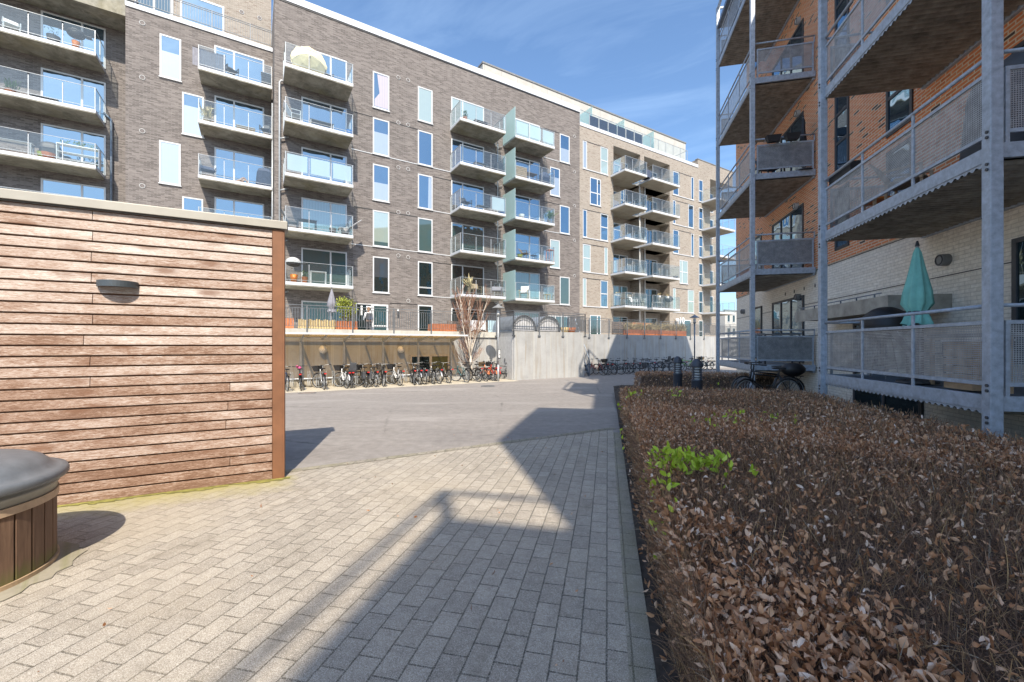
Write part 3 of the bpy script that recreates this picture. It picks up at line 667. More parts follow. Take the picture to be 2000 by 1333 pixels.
def balcony(root, u0, u1, cw, cf, zt, panes=3, left=True, right=True, film=(), soffit='concrete_slab', h=1.13, slab=.2, leftfilm=None, u0w=None, u1w=None):
    """concrete slab with a white edge profile, slim posts and glass; u0w/u1w: ends at the wall when they differ"""
    m = MB(); m.box(u0+.012, u1-.012, cf+.012, cw, zt-slab, zt-.003); o = m.build('balcony', MT[soffit], root)
    e = MB(); e.box(u0, u1, cf, cf+.01, zt-.15, zt+.015); e.box(u0, u0+.01, cf+.0105, cw, zt-.15, zt+.015); e.box(u1-.01, u1, cf+.0105, cw, zt-.15, zt+.015); e.build('edge_profile', MT['white_cap'], o)
    P = MB(); G = MB(); F = MB(); post = .034
    n = panes; us = [u0+.03+(u1-u0-.06)*i/n for i in range(n+1)]
    for i, u in enumerate(us): P.box(u-post/2, u+post/2, cf+.012, cf+.012+post, zt-.1, zt+h-(0 if i in (0, n) else .10))
    P.bar((u0, cf+.03, zt+h+.012), (u1, cf+.03, zt+h+.012), .032, .018)
    P.bar((u0+.03, cf+.03, zt+.13), (u1-.03, cf+.03, zt+.13), .018)
    for i in range(n):
        q = ((us[i]+.03, cf+.025, zt+.08), (us[i+1]-.03, cf+.025, zt+.08), (us[i+1]-.03, cf+.025, zt+h-.005), (us[i]+.03, cf+.025, zt+h-.005)); G.quad(*q)
        if i in film: F.quad(*[(a+(.05 if k in (0, 3) else -.05), b_+.012, z+(.1 if k < 2 else -.06)) for k, (a, b_, z) in enumerate(q)])
    for on, u in ((left, u0+.02), (right, u1-.02)):
        if not on: continue
        P.bar((u, cf+.05, zt+h+.012), (u, cw-.03, zt+h+.012), .03, .02)
        cm_ = (cf+cw)/2
        for c in ([cm_, cw-.05]): P.box(u-.018, u+.018, c-.018, c+.018, zt-.1, zt+h-.06)
        G.quad((u, cf+.07, zt+.08), (u, cw-.06, zt+.08), (u, cw-.06, zt+h-.005), (u, cf+.07, zt+h-.005))
    P.build('railing_frame', MT['steel_light'], o); G.build('railing_glass', MT['rail_glass'], o)
    if film: F.build('privacy_film', MT['film'], o)
    return o
def doorset(root, c, u0, u1, z0, z1, style, split=.63, fw=.08):
    return window(root, c, u0, u1, z0, z1, style, (split,), (), fw, 'balcony_door', sill=False)
H = 2.3
# column of windows 1 and 2 of the dark block
st1 = {5: ('curtain', 0), 4: ('blue', 0), 3: ('blue', 0), 2: ('bgreen', 0), 1: ('dark', 0)}
u0, u1 = gu(728, C0), gu(760, C0)
for j in range(1, 6):
    z1 = HEAD(j)+.0; o = window(dk, C0, u0, u1, z1-H, z1, st1[j][0] if j != 5 else 'blue')
    if j in (4, 3): lower_blind(o, C0, u0, u1, z1-H, z1, .62 if j == 4 else .5)
    if j == 5:
        p = MB(); y = C0-.0135
        p.quad((u0+.28, y, z1-.12), (u1-.08, y, z1-.1), (u1-.08, y, z1-H+.12), (u0+.10, y, z1-H+.12), (u0+.12, y, z1-H+.55), (u0+.42, y, z1-H+1.0)); p.build('curtain', MT['curtain'], o)
    if j == 2: lower_blind(o, C0, u0, u1, z1-H, z1, .14, 'curtain_dark')
    if j == 1:
        p = MB(); y = C0-.0135; p.quad((u0+.075, y, z1-1.3), (u1-.075, y, z1-1.3), (u1-.075, y, z1-.08), (u0+.075, y, z1-.08)); p.build('blind', blind('grey_slat_blind', (.05, .06, .07), .14), o)
u0, u1 = gu(816, C0), gu(844.5, C0)
st2 = {5: 'bgreen', 4: 'blue', 3: 'blue', 2: 'cdark', 1: 'dark', 0: 'dark'}
for j in range(0, 6):
    z1 = HEAD(j); o = window(dk, C0, u0, u1, z1-H, z1, st2[j])
    if j == 3: p = MB(); y = C0-.0135; p.quad((u1-.32, y, z1-H+.1), (u1-.1, y, z1-H+.1), (u1-.1, y, z1-.1), (u1-.28, y, z1-.1)); p.build('curtain', MT['blind'], o)
    if j == 1: window(dk, C0-.036, u0+.06, u1-.06, z1-H+.5, z1-H+.58, 'dark', fw=.03, name='window_transom', sill=False)
st3 = {5: 'blue', 4: 'blue', 3: 'blue', 2: 'bgreen', 1: 'cdark'}
for j in range(1, 6):
    a, b_ = ((1093, 1112) if j % 2 else (1074, 1093)); u0, u1 = gu(a, C0), gu(b_, C0); z1 = HEAD(j); o = window(dk, C0, u0, u1, z1-H, z1, st3[j])
    if j in (5, 4): lower_blind(o, C0, u0, u1, z1-H, z1, .5 if j == 5 else .66)
window(dk, C0, gu(1070, C0), gu(1112, C0), FF(0)+.05, HEAD(0)-.3, 'teal', (.33, .6), name='window')
# white sill bands and black strips drawn for the shadow at the recessed heads
def band(a, b_, j, top, root=dk, c=C0):
    z = HEAD(j)+.02 if top else HEAD(j)-H-.03; m = MB()
    m.box(gu(a, c), gu(b_, c), c-.03 if not top else c-.012, c-.003, z-.022, z+.022); m.build('head_shadow_band' if top else 'sill_band', MT['black'] if top else MT['white_frame'], root)
for j in (4, 2):
    band(691, 727.5, j, True); band(760.8, 815.5, j, True); band(686, 727, j, False); band(761.3, 815, j, False); band(845, 881, j, False)
for j in (3, 1):
    band(845, 881, j, True); band(845, 881, j, False)
for j in (5, 3, 1): band(1062, 1092.4, j, True); band(1062, 1092, j, False)
band(761, 815, 0, True)
# ventilation rings
MT['vent_grille'] = plain('vent_grille', (.15, .13, .125), .7)
def vent(root, px, py, c):
    u = gu(px, c); z = gz(px, py, c); m = MB(); m.ring((u, c-.012, z), .115, .016); o = m.build('vent', MT['light_grey'], root, smooth=True)
    d = MB(); d.tube([(u, c-.015, z), (u, c-.004, z)], .095, 14); d.build('grille', MT['vent_grille'], o)
for px, py in ((778, 152), (797, 157), (778, 240), (797, 244.5), (778, 327.5), (797, 331), (778, 415), (797, 417), (778, 499.5), (797, 503), (797.5, 588), (1122, 267), (1122, 336), (1122, 402.5), (1122, 470), (1122, 539)): vent(dk, px, py, C0)
for py in (45.5, 152, 256.5, 363.5): vent(dk, 278, py, CM)
vent(dk, 680, 583, C0)
# balconies of the dark block
CF = C0-1.72
b1 = (gu(556.5, CF), gu(690, CF)); b2 = (gu(899, CF), gu(988, CF)); b3 = (gu(1007, CF), gu(1083.5, CF))
for j in range(1, 6):
    zt = FF(j)-.02
    balcony(dk, b1[0], b1[1], C0, CF, zt, 3, film=(0, 1, 2) if j == 3 else ())
    balcony(dk, b2[0], b2[1], C0, CF, zt, 3, film=(2,) if j == 3 else ())
    o = balcony(dk, b3[0], b3[1], C0, CF, zt-.02, 3, film=(0, 1, 2) if j == 5 else ())
    s = MB(); s.box(b3[0]-.06, b3[0]-.03, CF-.02, C0-.01, zt-.12, zt+2.0); s.build('privacy_screen', MT['frosted'], o)
    doorset(dk, C0, gu(588.5, C0), gu(677.5, C0), zt+.05, HEAD(j)+.05, {5: 'blue', 4: 'blue', 3: 'blue', 2: 'cteal', 1: 'cdark'}[j])
    doorset(dk, C0, gu(881, C0), gu(945, C0), zt+.05, HEAD(j)+.05, {5: 'bgreen', 4: 'blue', 3: 'blue', 2: 'teal', 1: 'dark'}[j], .34)
    doorset(dk, C0, gu(1003, C0), gu(1054, C0), zt+.05, HEAD(j)+.05, {5: 'bgreen', 4: 'blue', 3: 'blue', 2: 'blue', 1: 'cteal'}[j], .6)
doorset(dk, C0, gu(588.5, C0), gu(677.5, C0), FF(0)+.05, HEAD(0)-.1, 'cteal')
doorset(dk, C0, gu(881, C0), gu(945, C0), FF(0)+.05, HEAD(0)-.1, 'dark', .34)
doorset(dk, C0, gu(1003, C0), gu(1054, C0), FF(0)+.05, HEAD(0)-.1, 'cteal', .6)
# entrance: sidelight with the house number and a white-framed door
e0, e1, e2 = gu(695.5, C0), gu(726, C0), gu(758, C0); zt = HEAD(0)-.1
window(dk, C0, e0, e1, FF(0)+.02, zt, 'dark', fw=.05, name='entrance_sidelight', sill=False)
o = window(dk, C0-.01, e1+.02, e2, FF(0)+.02, zt, 'teal', trans=(.34,), fw=.11, name='entrance_door', sill=False)
h = MB(); h.box(e1+.24, e1+.27, C0-.1, C0-.046, FF(0)+.9, FF(0)+1.25); h.build('handle', MT['steel_light'], o)
def text(root, s, u, c, z, size, mat, name='house_number', ext=.02):
    cu = bpy.data.curves.new(name, 'FONT'); cu.body = s; cu.size = size; cu.extrude = ext; cu.offset = .012*size
    to = bpy.data.objects.new(name+'_curve', cu); COL.objects.link(to); dg = bpy.context.evaluated_depsgraph_get(); dg.update()
    me = bpy.data.meshes.new_from_object(to.evaluated_get(dg)); COL.objects.unlink(to); bpy.data.objects.remove(to)
    me.materials.clear(); me.materials.append(mat); o = bpy.data.objects.new(name, me); COL.objects.link(o); o.parent = root
    oo = ORG[root.name]; o.location = (u-oo.x, c-oo.y, z-oo.z); o.rotation_euler = (rad(90), 0, 0); return o
text(dk, '15', gu(699, C0), C0-.06, gz(710, 616, C0), .84, MT['white'])
# middle bay (recessed, left of the corner) windows and balconies
for a, b_, ya, yb, stl, f in ((312, 354, 66, 149, 'blue', .62), (356, 398, 180, 258, 'blue', .7), (311, 353, 274, 350, 'blind', 0), (356, 397, 384, 440, 'blue', .6)):
    u0, u1 = gu(a, CM), gu(b_, CM); z1 = gz(a, ya, CM); o = window(dk, CM, u0, u1, z1-2.35, z1, stl)
    if f: lower_blind(o, CM, u0, u1, z1-2.35, z1, f)
CMF = CM-1.5; bm = (gu(386.5, CMF), gu(531.5, CMF))
for j in range(2, 6):
    zt = gz(386.5, {5: 129, 4: 234, 3: 342, 2: 446}[j], CMF)+.02
    balcony(dk, bm[0], bm[1], CM, CMF, zt, 3, right=False)
    doorset(dk, CM, gu(419, CM), gu(516, CM), zt+.05, zt+2.25, 'blue', .38)
for py0, py1 in ((85, 101),): pass
CLF = CL-1.6; bl1 = gu(187, CLF); bl0 = bl1-7.2
for j, y in ((5, 104), (4, 216), (3, 325), (2, 433)):
    zt = gz(187, y, CLF)+.02
    balcony(dk, bl0, bl1, CL, CLF, zt, 6, left=False)
    doorset(dk, CL, gu(80, CL), gu(207, CL), zt+.05, zt+2.25, 'blue', .62)
# downpipes
def pipe(pts, r=.05, mat='steel_light', root=dk):
    m = MB(); m.tube(pts, r, 8); m.build('downpipe', MT[mat], root, smooth=True)
u = gu(546, C0-.12); pipe([(u+.35, C0-.15, FF(5)-.15), (u+.08, C0-.15, FF(5)-.17), (u, C0-.15, FF(5)-.3), (u, C0-.15, FF(0)-.2)])
for j in range(1, 5): pipe([(u, C0-.15, FF(j)-.55), (u+.45, C0-.15, FF(j)-.35)], .04)
u = gu(530.5, CM-.25); pipe([(u, CMF+.1, 15.9), (u, CMF+.1, 3)], .045)
u = gu(217, CL-.15); pipe([(u-.3, CL-.12, 14.4), (u, CL-.12, 14.1), (u, CL-.12, 3)], .06, 'galv_dark')
u = gu(972, C0-.1); pipe([(u, C0-.1, FF(5)-.2), (u, C0-.1, FF(0))], .045)
for j in range(1, 6): pipe([(u-.3, C0-.1, FF(j)-.22), (u, C0-.1, FF(j)-.45), (u+.4, C0-.1, FF(j)-.3)], .035)
# top-storey windows behind the roof railing, vents
o = window(dk, CM+2.1, gu(352, CM+2.1), gu(438, CM+2.1), 20.3, 22.9, 'blue', fw=.1); o = window(dk, CM+2.1, gu(262, CM+2.1), gu(338, CM+2.1), 20.3, 22.9, 'dark', (.5,), fw=.1)
vent(dk, 472, 24, CM+2.1); vent(dk, 507, 36, CM+2.1)

# ------------------------------------------------------------------ pale roof storey and tan block
CP = 30.5; UP0 = gu(943, CP); UP1 = gu(1339, CP)
m = MB(); m.box(UP0, UP1, CP, 40, 20.2, 24.75); m.build('roof_storey', MT['penthouse'], tn)
m = MB(); m.box(UP0-.06, UP1+.06, CP-.06, 40, 24.752, 24.88); m.build('roof_edge', MT['mid_grey'], tn)
for a, b_ in ((1262, 1284), (1306, 1325)): window(tn, CP, gu(a, CP), gu(b_, CP), 20.5, 22.5, 'dark', (.6,), name='window')
window(tn, CP, gu(1150, CP), gu(1222, CP), 20.5, 22.4, 'dark', (.2, .4, .6, .8))
LD = 1.15    # depth of the recessed balconies
L4 = (gu(1198, C0), gu(1250.5, C0)); L5 = (gu(1258, C0), gu(1308, C0)); L6 = (gu(1387, C0), UF1)
ZTN = 20.4
m = MB(); ztop = FF(5)+2.75
m.box(UD+.003, L4[0], C0, 38, -.5, ZTN); m.box(L4[1], L5[0], C0, 38, -.5, ZTN); m.box(L5[1], UF0-.003, C0, 38, -.5, ZTN)
m.box(L4[0]+.003, L4[1]-.003, C0, 38, ztop, ZTN); m.box(L5[0]+.003, L5[1]-.003, C0, 38, ztop, ZTN)
m.box(L4[0]+.003, L4[1]-.003, C0+LD, 38, -.5, ztop-.003); m.box(L5[0]+.003, L5[1]-.003, C0+LD, 38, -.5, ztop-.003)
m.box(UF0, L6[0], C0, 38, -.5, 21.3); m.box(L6[0]+.003, UF1, C0, 38, ztop, 21.3); m.box(L6[0]+.003, UF1, C0+LD+.6, 38, -.5, ztop-.003)
m.build('wall', MT['tan_brick'], tn)
m = MB(); m.box(UD+.01, UF0-.01, C0-.05, C0+.3, ZTN+.002, ZTN+.30); m.build('parapet_cap', MT['white_cap'], tn)
m = MB(); m.box(UF0-.05, UF1+.05, C0-.04, C0+.3, 21.303, 21.38); m.build('parapet_cap', MT['mid_grey'], tn)
# glass guard with navy screens along the roof terrace
G = MB(); P = MB(); N_ = MB(); zr = ZTN+.30; us = [UD+.1+(gu(1345, C0)-UD-.2)*i/13 for i in range(14)]
for i in range(13):
    G.quad((us[i]+.03, C0+.1, zr), (us[i+1]-.03, C0+.1, zr), (us[i+1]-.03, C0+.1, zr+1.1), (us[i]+.03, C0+.1, zr+1.1))
    if 1 <= i <= 6: N_.box(us[i]+.04, us[i+1]-.04, C0+.14, C0+.15, zr+.02, zr+1.0)
for u in us: P.box(u-.02, u+.02, C0+.08, C0+.12, zr, zr+1.12)
P.bar((us[0], C0+.1, zr+1.13), (us[-1], C0+.1, zr+1.13), .04, .03); P.bar((us[-1], C0+.1, zr+1.13), (us[-1], CP-.1, zr+1.13), .04, .03)
G.build('roof_guard_glass', MT['rail_glass'], tn); P.build('roof_guard_frame', MT['steel_light'], tn); N_.build('fabric_screen', MT['fabric_navy'], tn, label='navy fabric screens tied inside the glass roof guard')
for px in (1134, 1196, 1253):
    u = gu(px, CP-1.2); s = MB(); s.box(u-.015, u+.015, C0+.35, CP-.02, zr, zr+2.0); s.build('privacy_screen', MT['frosted'], tn)
# balconies in the tan block
CT = C0-1.75
b4 = (gu(1221, CT), gu(1264, CT)); b5 = (gu(1275, CT), gu(1328, CT))
dstyle = {5: 'blue', 4: 'blue', 3: 'blue', 2: 'blue', 1: 'cteal'}
for j in range(1, 6):
    zt = FF(j)-.02
    balcony(tn, b4[0]-.0, b4[1], C0+LD-.01, CT, zt, 3, soffit='concrete_slab_pale')
    balcony(tn, b5[0], b5[1], C0+LD-.01, CT, zt-.02, 3, soffit='concrete_slab_pale')
    for q, (a, b_) in ((4, L4), (5, L5)):
        doorset(tn, C0+LD, a+.25, b_-.5, zt+.05, zt+2.2, dstyle[j] if q == 4 or j > 2 else 'dark', .6)
    fl = MB()
    for a, b_ in (L4, L5): fl.box(a+.004, b_-.004, C0+.004, C0+LD-.012, zt-.22, zt-.205)
    fl.build('floor', MT['concrete_slab_pale'], tn)
    b6 = (gu(1400, CT), gu(1436, CT)); balcony(tn, b6[0], b6[1], C0+LD+.5, CT, zt, 3, soffit='concrete_slab_pale')
    doorset(tn, C0+LD+.6, L6[0]+.3, UF1-1.0, zt+.05, zt+2.2, 'dark', .5)
doorset(tn, C0+LD, L4[0]+.25, L4[1]-.5, FF(0)+.05, FF(0)+2.2, 'dark'); doorset(tn, C0+LD, L5[0]+.25, L5[1]-.5, FF(0)+.05, FF(0)+2.2, 'dark')
for u in ((L4[1]+L5[0])/2-.45, (L4[1]+L5[0])/2+.25):
    m = MB(); m.tube([(u, C0-.1, FF(5)), (u, C0-.1, 2.3)], .07, 8); m.build('downpipe', MT['light_grey'], tn, smooth=True)
def twin(j, a0, a1, b0, b1, sa, sb, panel=True):
    z1 = HEAD(j)+.06; z0 = z1-2.35
    for (x0, x1, s, tr) in ((a0, a1, sa, a1-a0 > 11), (b0, b1, sb, b1-b0 > 11)):
        window(tn, C0, gu(x0, C0), gu(x1, C0), z0, z1, s, trans=(.5,) if tr else (), fw=.06, sill=False)
    m = MB(); m.box(gu(a0-.5, C0), gu(b1+.5, C0), C0-.06, C0-.003, z0-.07, z0-.004); m.build('sill_band', MT['white_frame'], tn)
    m = MB(); m.box(gu(a0, C0), gu(b1, C0), C0-.012, C0-.004, z1+.004, z1+.06); m.build('head_shadow_band', MT['black'], tn)  # black strip stands for the shadow line above the windows
twin(5, 1138, 1146, 1172.5, 1187, 'blind', 'bgreen'); twin(3, 1138, 1146, 1172.5, 1187, 'blue', 'blue'); twin(1, 1138, 1145, 1172.5, 1186.5, 'bgreen', 'blue')
for j, s in ((4, 'blue'), (0, 'teal')):
    z1 = HEAD(j)+.06 if j else HEAD(0)-.1; window(tn, C0, gu(1152, C0), gu(1173, C0), z1-2.35 if j else FF(0), z1, s, (.68,), (.45,) if j else (), fw=.07)
twin(2, 1138, 1153, 1180, 1186.5, 'bgreen', 'bgreen')
twin(5, 1314, 1325, 1349.5, 1354.5, 'blue', 'blue'); twin(3, 1314, 1325, 1349.5, 1354.5, 'blue', 'blue'); twin(4, 1314, 1319, 1344, 1354, 'blue', 'blue')
window(tn, C0, gu(1327, C0), gu(1343, C0), HEAD(2)-2.3, HEAD(2)+.06, 'bgreen', (.3,), (.5,), fw=.06)
twin(1, 1314, 1319.5, 1343, 1355, 'bgreen', 'bgreen')
window(tn, C0, gu(1325, C0), gu(1349, C0), FF(0), HEAD(0)-.1, 'teal', (.45,), fw=.1, name='entrance_door', sill=False)
text(tn, '10', gu(1324.5, C0), C0-.12, gz(1330, 632, C0), .85, MT['white'])
for j in range(0, 6):
    z1 = HEAD(j)+.05 if j else HEAD(0)-.1; window(tn, C0, gu(1364.5, C0), gu(1372.5, C0), z1-2.3, z1, 'blue' if j > 2 else 'dark', trans=(.5,), fw=.06)
# pale block in the distance, seen past the end of the tan flats
CD = 52.0; dt = thing('apartment_building', 'pale distant block with small windows seen past the end of the tan flats', 'building', (gu(1440, CD), CD, 0), 'G')
u0, u1 = gu(1416, CD), gu(1475, CD); m = MB(); m.box(u0, u1, CD, CD+12, -1, 9.0); m.build('wall', MT['penthouse'], dt)
m = MB(); m.box(u0-.1, u1+.1, CD-.1, CD+.3, 9.003, 9.25); m.build('roof_edge', MT['mid_grey'], dt)
for j in range(3):
    for i in range(9): window(dt, CD, u0+.8+1.9*i, u0+1.8+1.9*i, 1.0+2.8*j, 2.6+2.8*j, 'dark', fw=.09)
# ------------------------------------------------------------------ red brick building on the right (frame R)
WW = 5.9; WF = 4.24; T1 = 21.6; HB = 15.5
rb = thing('apartment_building', 'red brick apartment building with galvanised steel balconies above the hedge', 'building', (WW, 10, 0), 'R')
def prism(m, poly, z0, z1):
    n = len(poly); m.quad(*[(x, y, z0) for x, y in poly]); m.quad(*[(x, y, z1) for x, y in poly][::-1])
    for i in range(n): (xa, ya), (xb, yb) = poly[i], poly[(i+1) % n]; m.quad((xa, ya, z0), (xa, ya, z1), (xb, yb, z1), (xb, yb, z0))
    return m
# the far gable is cut parallel to the long block; the top storey stands back from it
m = prism(MB(), [(WW, -22), (WW, T1), (11.2, T1+5.3), (18, 22.2), (18, -22)], 3.86, 12.5); prism(m, [(WW, -22), (WW, 20.05), (11.55, 25.7), (18, 21.4), (18, -22)], 12.5005, HB); m.build('upper_wall', MT['red_brick'], rb)
m = prism(MB(), [(WW+.02, -22), (WW+.02, T1-.02), (11.2, T1+5.26), (17.9, 22.1), (17.9, -22)], -.5, 3.857); m.build('base_wall', MT['cream_brick'], rb)
m = MB()
for z in (3.84, 2.9, 1.95, 1.0): m.box(WW+.012, WW+.0205, -2, T1-.03, z-.012, z+.006)
m.build('course_joint', MT['dark_grey'], rb)
def rwindow(t0, t1, z0, z1, mull=(), trans=(), style='pane_dark', w=WW, name='window'):
    m = MB(); fw = .07; x0, x1 = w-.03, w-.002 if z0 > 3.8 else w+.018
    m.box(x0, x1, t0, t0+fw, z0, z1); m.box(x0, x1, t1-fw, t1, z0, z1); m.box(x0+.001, x1, t0+fw, t1-fw, z1-fw, z1); m.box(x0+.001, x1, t0+fw, t1-fw, z0, z0+fw)
    for f in mull: t = t0+(t1-t0)*f; m.box(x0+.002, x1, t-.04, t+.04, z0+fw, z1-fw)
    for f in trans: z = z0+(z1-z0)*f; m.box(x0+.003, x1, t0+fw, t1-fw, z-.035, z+.035)
    o = m.build(name, MT['dark_grey'], rb)
    p = MB(); x = w-.008; p.quad((x, t1-fw, z0+fw), (x, t0+fw, z0+fw), (x, t0+fw, z1-fw), (x, t1-fw, z1-fw)); p.build('pane', MT[style], o); return o
DK = [1.08, 3.92, 6.76, 9.62, 12.70]
for j in range(5):
    z = DK[j]
    rwindow(14.6, 17.1, z+.04, z+2.12, (.36, .68), (), 'pane', name='balcony_door'); rwindow(18.2, 19.4, z+.04 if j == 0 else z+.2, z+2.12, (), (), 'pane')
    rwindow(6.2, 7.75, z+.3 if j == 0 else z+.04, z+2.15, (.5,), (), 'pane_dark', name='balcony_door')
for z0, z1 in ((4.15, 5.75), (6.1, 8.5), (9.0, 11.3), (12, 14)):
    rwindow(12.1, 12.75, z0, z1, (), (.35, .66) if z1-z0 > 2 else (), 'pane')
    rwindow(9.85, 10.65, z0+.02, z1+.05, (), (.33, .66), 'pane')
# round wall vents
for px, py in ((1848.5, 508), (1558, 403), (1561, 581), (1453, 609), (1562, 41), (1561, 222), (1940, 860)):
    k = (px-1000)/FPX; Y = WW/(.975*k-.2216); tt = Y*(k*.2216+.975); z = EYE+(HOR-py)/FPX*Y
    if z < 0: continue
    m = MB(); m.tube([(WW-.11, tt, z), (WW+.02, tt, z)], .105, 18); o = m.build('wall_vent', MT['mid_grey'] if z < 3.8 else MT['light_grey'], rb)
    g = MB(); g.ring((WW-.112, tt, z), .08, .012, 'x', 16, 5); g.build('ring', MT['dark_grey'], o)
# entrance canopy on the base wall
m = MB(); m.box(4.98, WW+.018, 8.95, 12.75, 2.30, 2.42); o = m.build('entrance_canopy', MT['concrete_slab_pale'], rb)
m = MB(); m.box(4.95, 4.978, 8.92, 12.78, 2.27, 2.56); m.box(4.98, WW+.015, 8.92, 8.948, 2.27, 2.56); m.build('fascia', plain('weathered_grey_fascia', (.36, .34, .30), .6, var=.35, scale=4), o)
m = MB()
for t in np.arange(9.4, 12.7, .6): m.bar((5.0, t, 2.57), (5.0, t, 2.62), .02); 
m.bar((5.0, 9.2, 2.63), (5.0, 12.6, 2.63), .02); m.build('gutter_rail', MT['galv_dark'], o)
rwindow(9.6, 11.9, .05, 2.2, (.5,), (), 'pane_dark', name='entrance_door')
# small vents slots in the cream base
m = MB()
for t in (7.0, 16.0, 15.3, 14.6, 13.9): m.box(WW+.0, WW+.0195, t, t+.02, 3.35, 3.45)
m.build('vent_slot', MT['black'], rb)
def corrugated(t0, t1, w0, w1, z, amp=.022, wl=.105):
    n = int((t1-t0)/wl*8); V = []; F = []
    for i in range(n+1):
        t = t0+(t1-t0)*i/n; zz = z+amp*math.sin(2*PI*(t-t0)/wl); V += [(w0, t, zz), (w1, t, zz)]
    for i in range(n): F.append((2*i, 2*i+1, 2*i+3, 2*i+2))
    return np.array(V), np.array(F)
def steel_balcony(t0, t1, z, panels=3, film=None, crown=None):
    """deck, edge beams, corrugated soffit, perforated panels and a tube handrail"""
    m = MB(); m.box(WF+.05, WW-.03, t0+.04, t1-.04, z-.06, z-.02); o = m.build('balcony', MT['galv_dark'], rb)
    b = MB(); b.box(WF-.02, WF+.045, t0+.055, t1-.055, z-.17, z); b.box(WF-.02, WW-.02, t0-.0, t0+.05, z-.17, z); b.box(WF-.02, WW-.02, t1-.05, t1, z-.17, z); b.box(WW-.07, WW-.01, t0+.055, t1-.055, z-.23, z-.07); b.build('edge_beam', MT['galv'], o, bevel=.004)
    V, F = corrugated(t0+.06, t1-.06, WF+.0, WW-.08, z-.195); np_mesh('corrugated_soffit', V, F, MT['soffit'], o, smooth=True)
    sk = MB(); n = int((t1-t0)/.105*6); f = lambda t: z-.205+.016*math.sin(2*PI*(t-t0)/.105)
    for i in range(n):
        a, b_ = t0+.06+(t1-t0-.12)*i/n, t0+.06+(t1-t0-.12)*(i+1)/n; sk.quad((WF-.008, b_, z-.165), (WF-.008, a, z-.165), (WF-.008, a, f(a)), (WF-.008, b_, f(b_)))
    sk.build('sheet_edge', MT['galv'], o)
    h = 1.02; R = MB(); R.tube([(WF, t0+.02, z+h), (WF, t1-.02, z+h)], .024, 10); R.tube([(WF, t0+.02, z+h), (WW-.03, t0+.02, z+h)], .022, 10); R.tube([(WF, t1-.02, z+h), (WW-.03, t1-.02, z+h)], .022, 10)
    fr = MB(); pf = MB(); zt, zb = z+.83, z+.13
    ts = [t0+.08+(t1-t0-.16)*i/panels for i in range(panels+1)]
    for i, t in enumerate(ts): fr.box(WF-.012, WF+.012, t-.022, t+.022, z-.02, z+h-.02 if 0 < i < panels else zt+.03)
    for zz in (zt, zb): fr.box(WF-.016, WF+.016, ts[0], ts[-1], zz-.022, zz+.022)
    pf.quad((WF+.003, ts[-1], zb), (WF+.003, ts[0], zb), (WF+.003, ts[0], zt), (WF+.003, ts[-1], zt))
    for t in (t0+.02, t1-.02):
        fr.box(WF+.10, WW-.06, t-.014, t+.014, zt-.022, zt+.022); fr.box(WF+.10, WW-.06, t-.014, t+.014, zb-.022, zb+.022)
        for w_ in (WF+.12, WW-.08): fr.box(w_-.02, w_+.02, t-.015, t+.015, z, zt+.022)
        fr.box(WW-.06, WW-.03, t-.012, t+.012, zt, z+h)
        pf.quad((WF+.12, t, zb), (WW-.08, t, zb), (WW-.08, t, zt), (WF+.12, t, zt))
    R.build('handrail', MT['galv'], o, smooth=True); fr.build('panel_frame', MT['galv'], o, bevel=.003); pf.build('perforated_panel', MT['perf'], o)
    if film:
        q = MB()
        for t in ((t0+.05,) if film == 'side' else ()): q.box(WF+.14, WW-.1, t, t+.006, zb+.02, zt-.03)
        if film == 'front': q.box(WF+.02, WF+.026, ts[0]+.05, ts[-1]-.05, zb+.02, zt-.03)
        q.build('fabric_screen', MT['fabric_navy'], o, label='navy fabric screen tied inside the end panel')
    return o
for (t0, t1, zb0) in ((5.79, 9.6, .0), (13.8, 17.8, .0), (-5.66, -1.3, 0), (-13.5, -8.3, 0)):
    far_col = t0 > 13
    for j in range(5):
        steel_balcony(t0, t1, DK[j], 3, 'side' if far_col and j in (0, 1, 2) else None)
    for t in (t0, t1):
        m = MB(); m.box(WF-.085, WF+.035, t-.06, t+.06, zb0-.1, 14.85); o = m.build('steel_post', MT['galv'], rb, bevel=.006)
        bl = MB()
        for j in range(5):
            for dz in (-.30, -.24, .06, .12): bl.tube([(WF-.10, t-.02, DK[j]+dz), (WF-.085, t-.02, DK[j]+dz)], .018, 8)
        bl.build('bolt', MT['dark_grey'], o)
    m = MB(); m.box(WF-.06, WW-.003, t0+.065, t1-.065, 14.0, 14.82 if -6 < t0 < -5 else 14.16); m.build('added_top_roof', MT['galv_dark'], rb)  # roof and crown rail added, heights shaped to cast the paving shadow
    m = MB(); m.box(WF-.06, WF+.02, t0+.062, t1-.062, 14.80, 14.88)
    for t in (t0, t1): m.box(WF+.038, WW, t-.03, t+.03, 14.80, 14.87)
    m.build('added_roof_rail', MT['galv'], rb)
# unseen screen added behind the camera to cast the diagonal shadow edge
m = MB(); m.box(WF+.04, WW-.003, -5.62, -5.58, 10.7, 13.99); m.build('added_shadow_screen', MT['mid_grey'], rb)
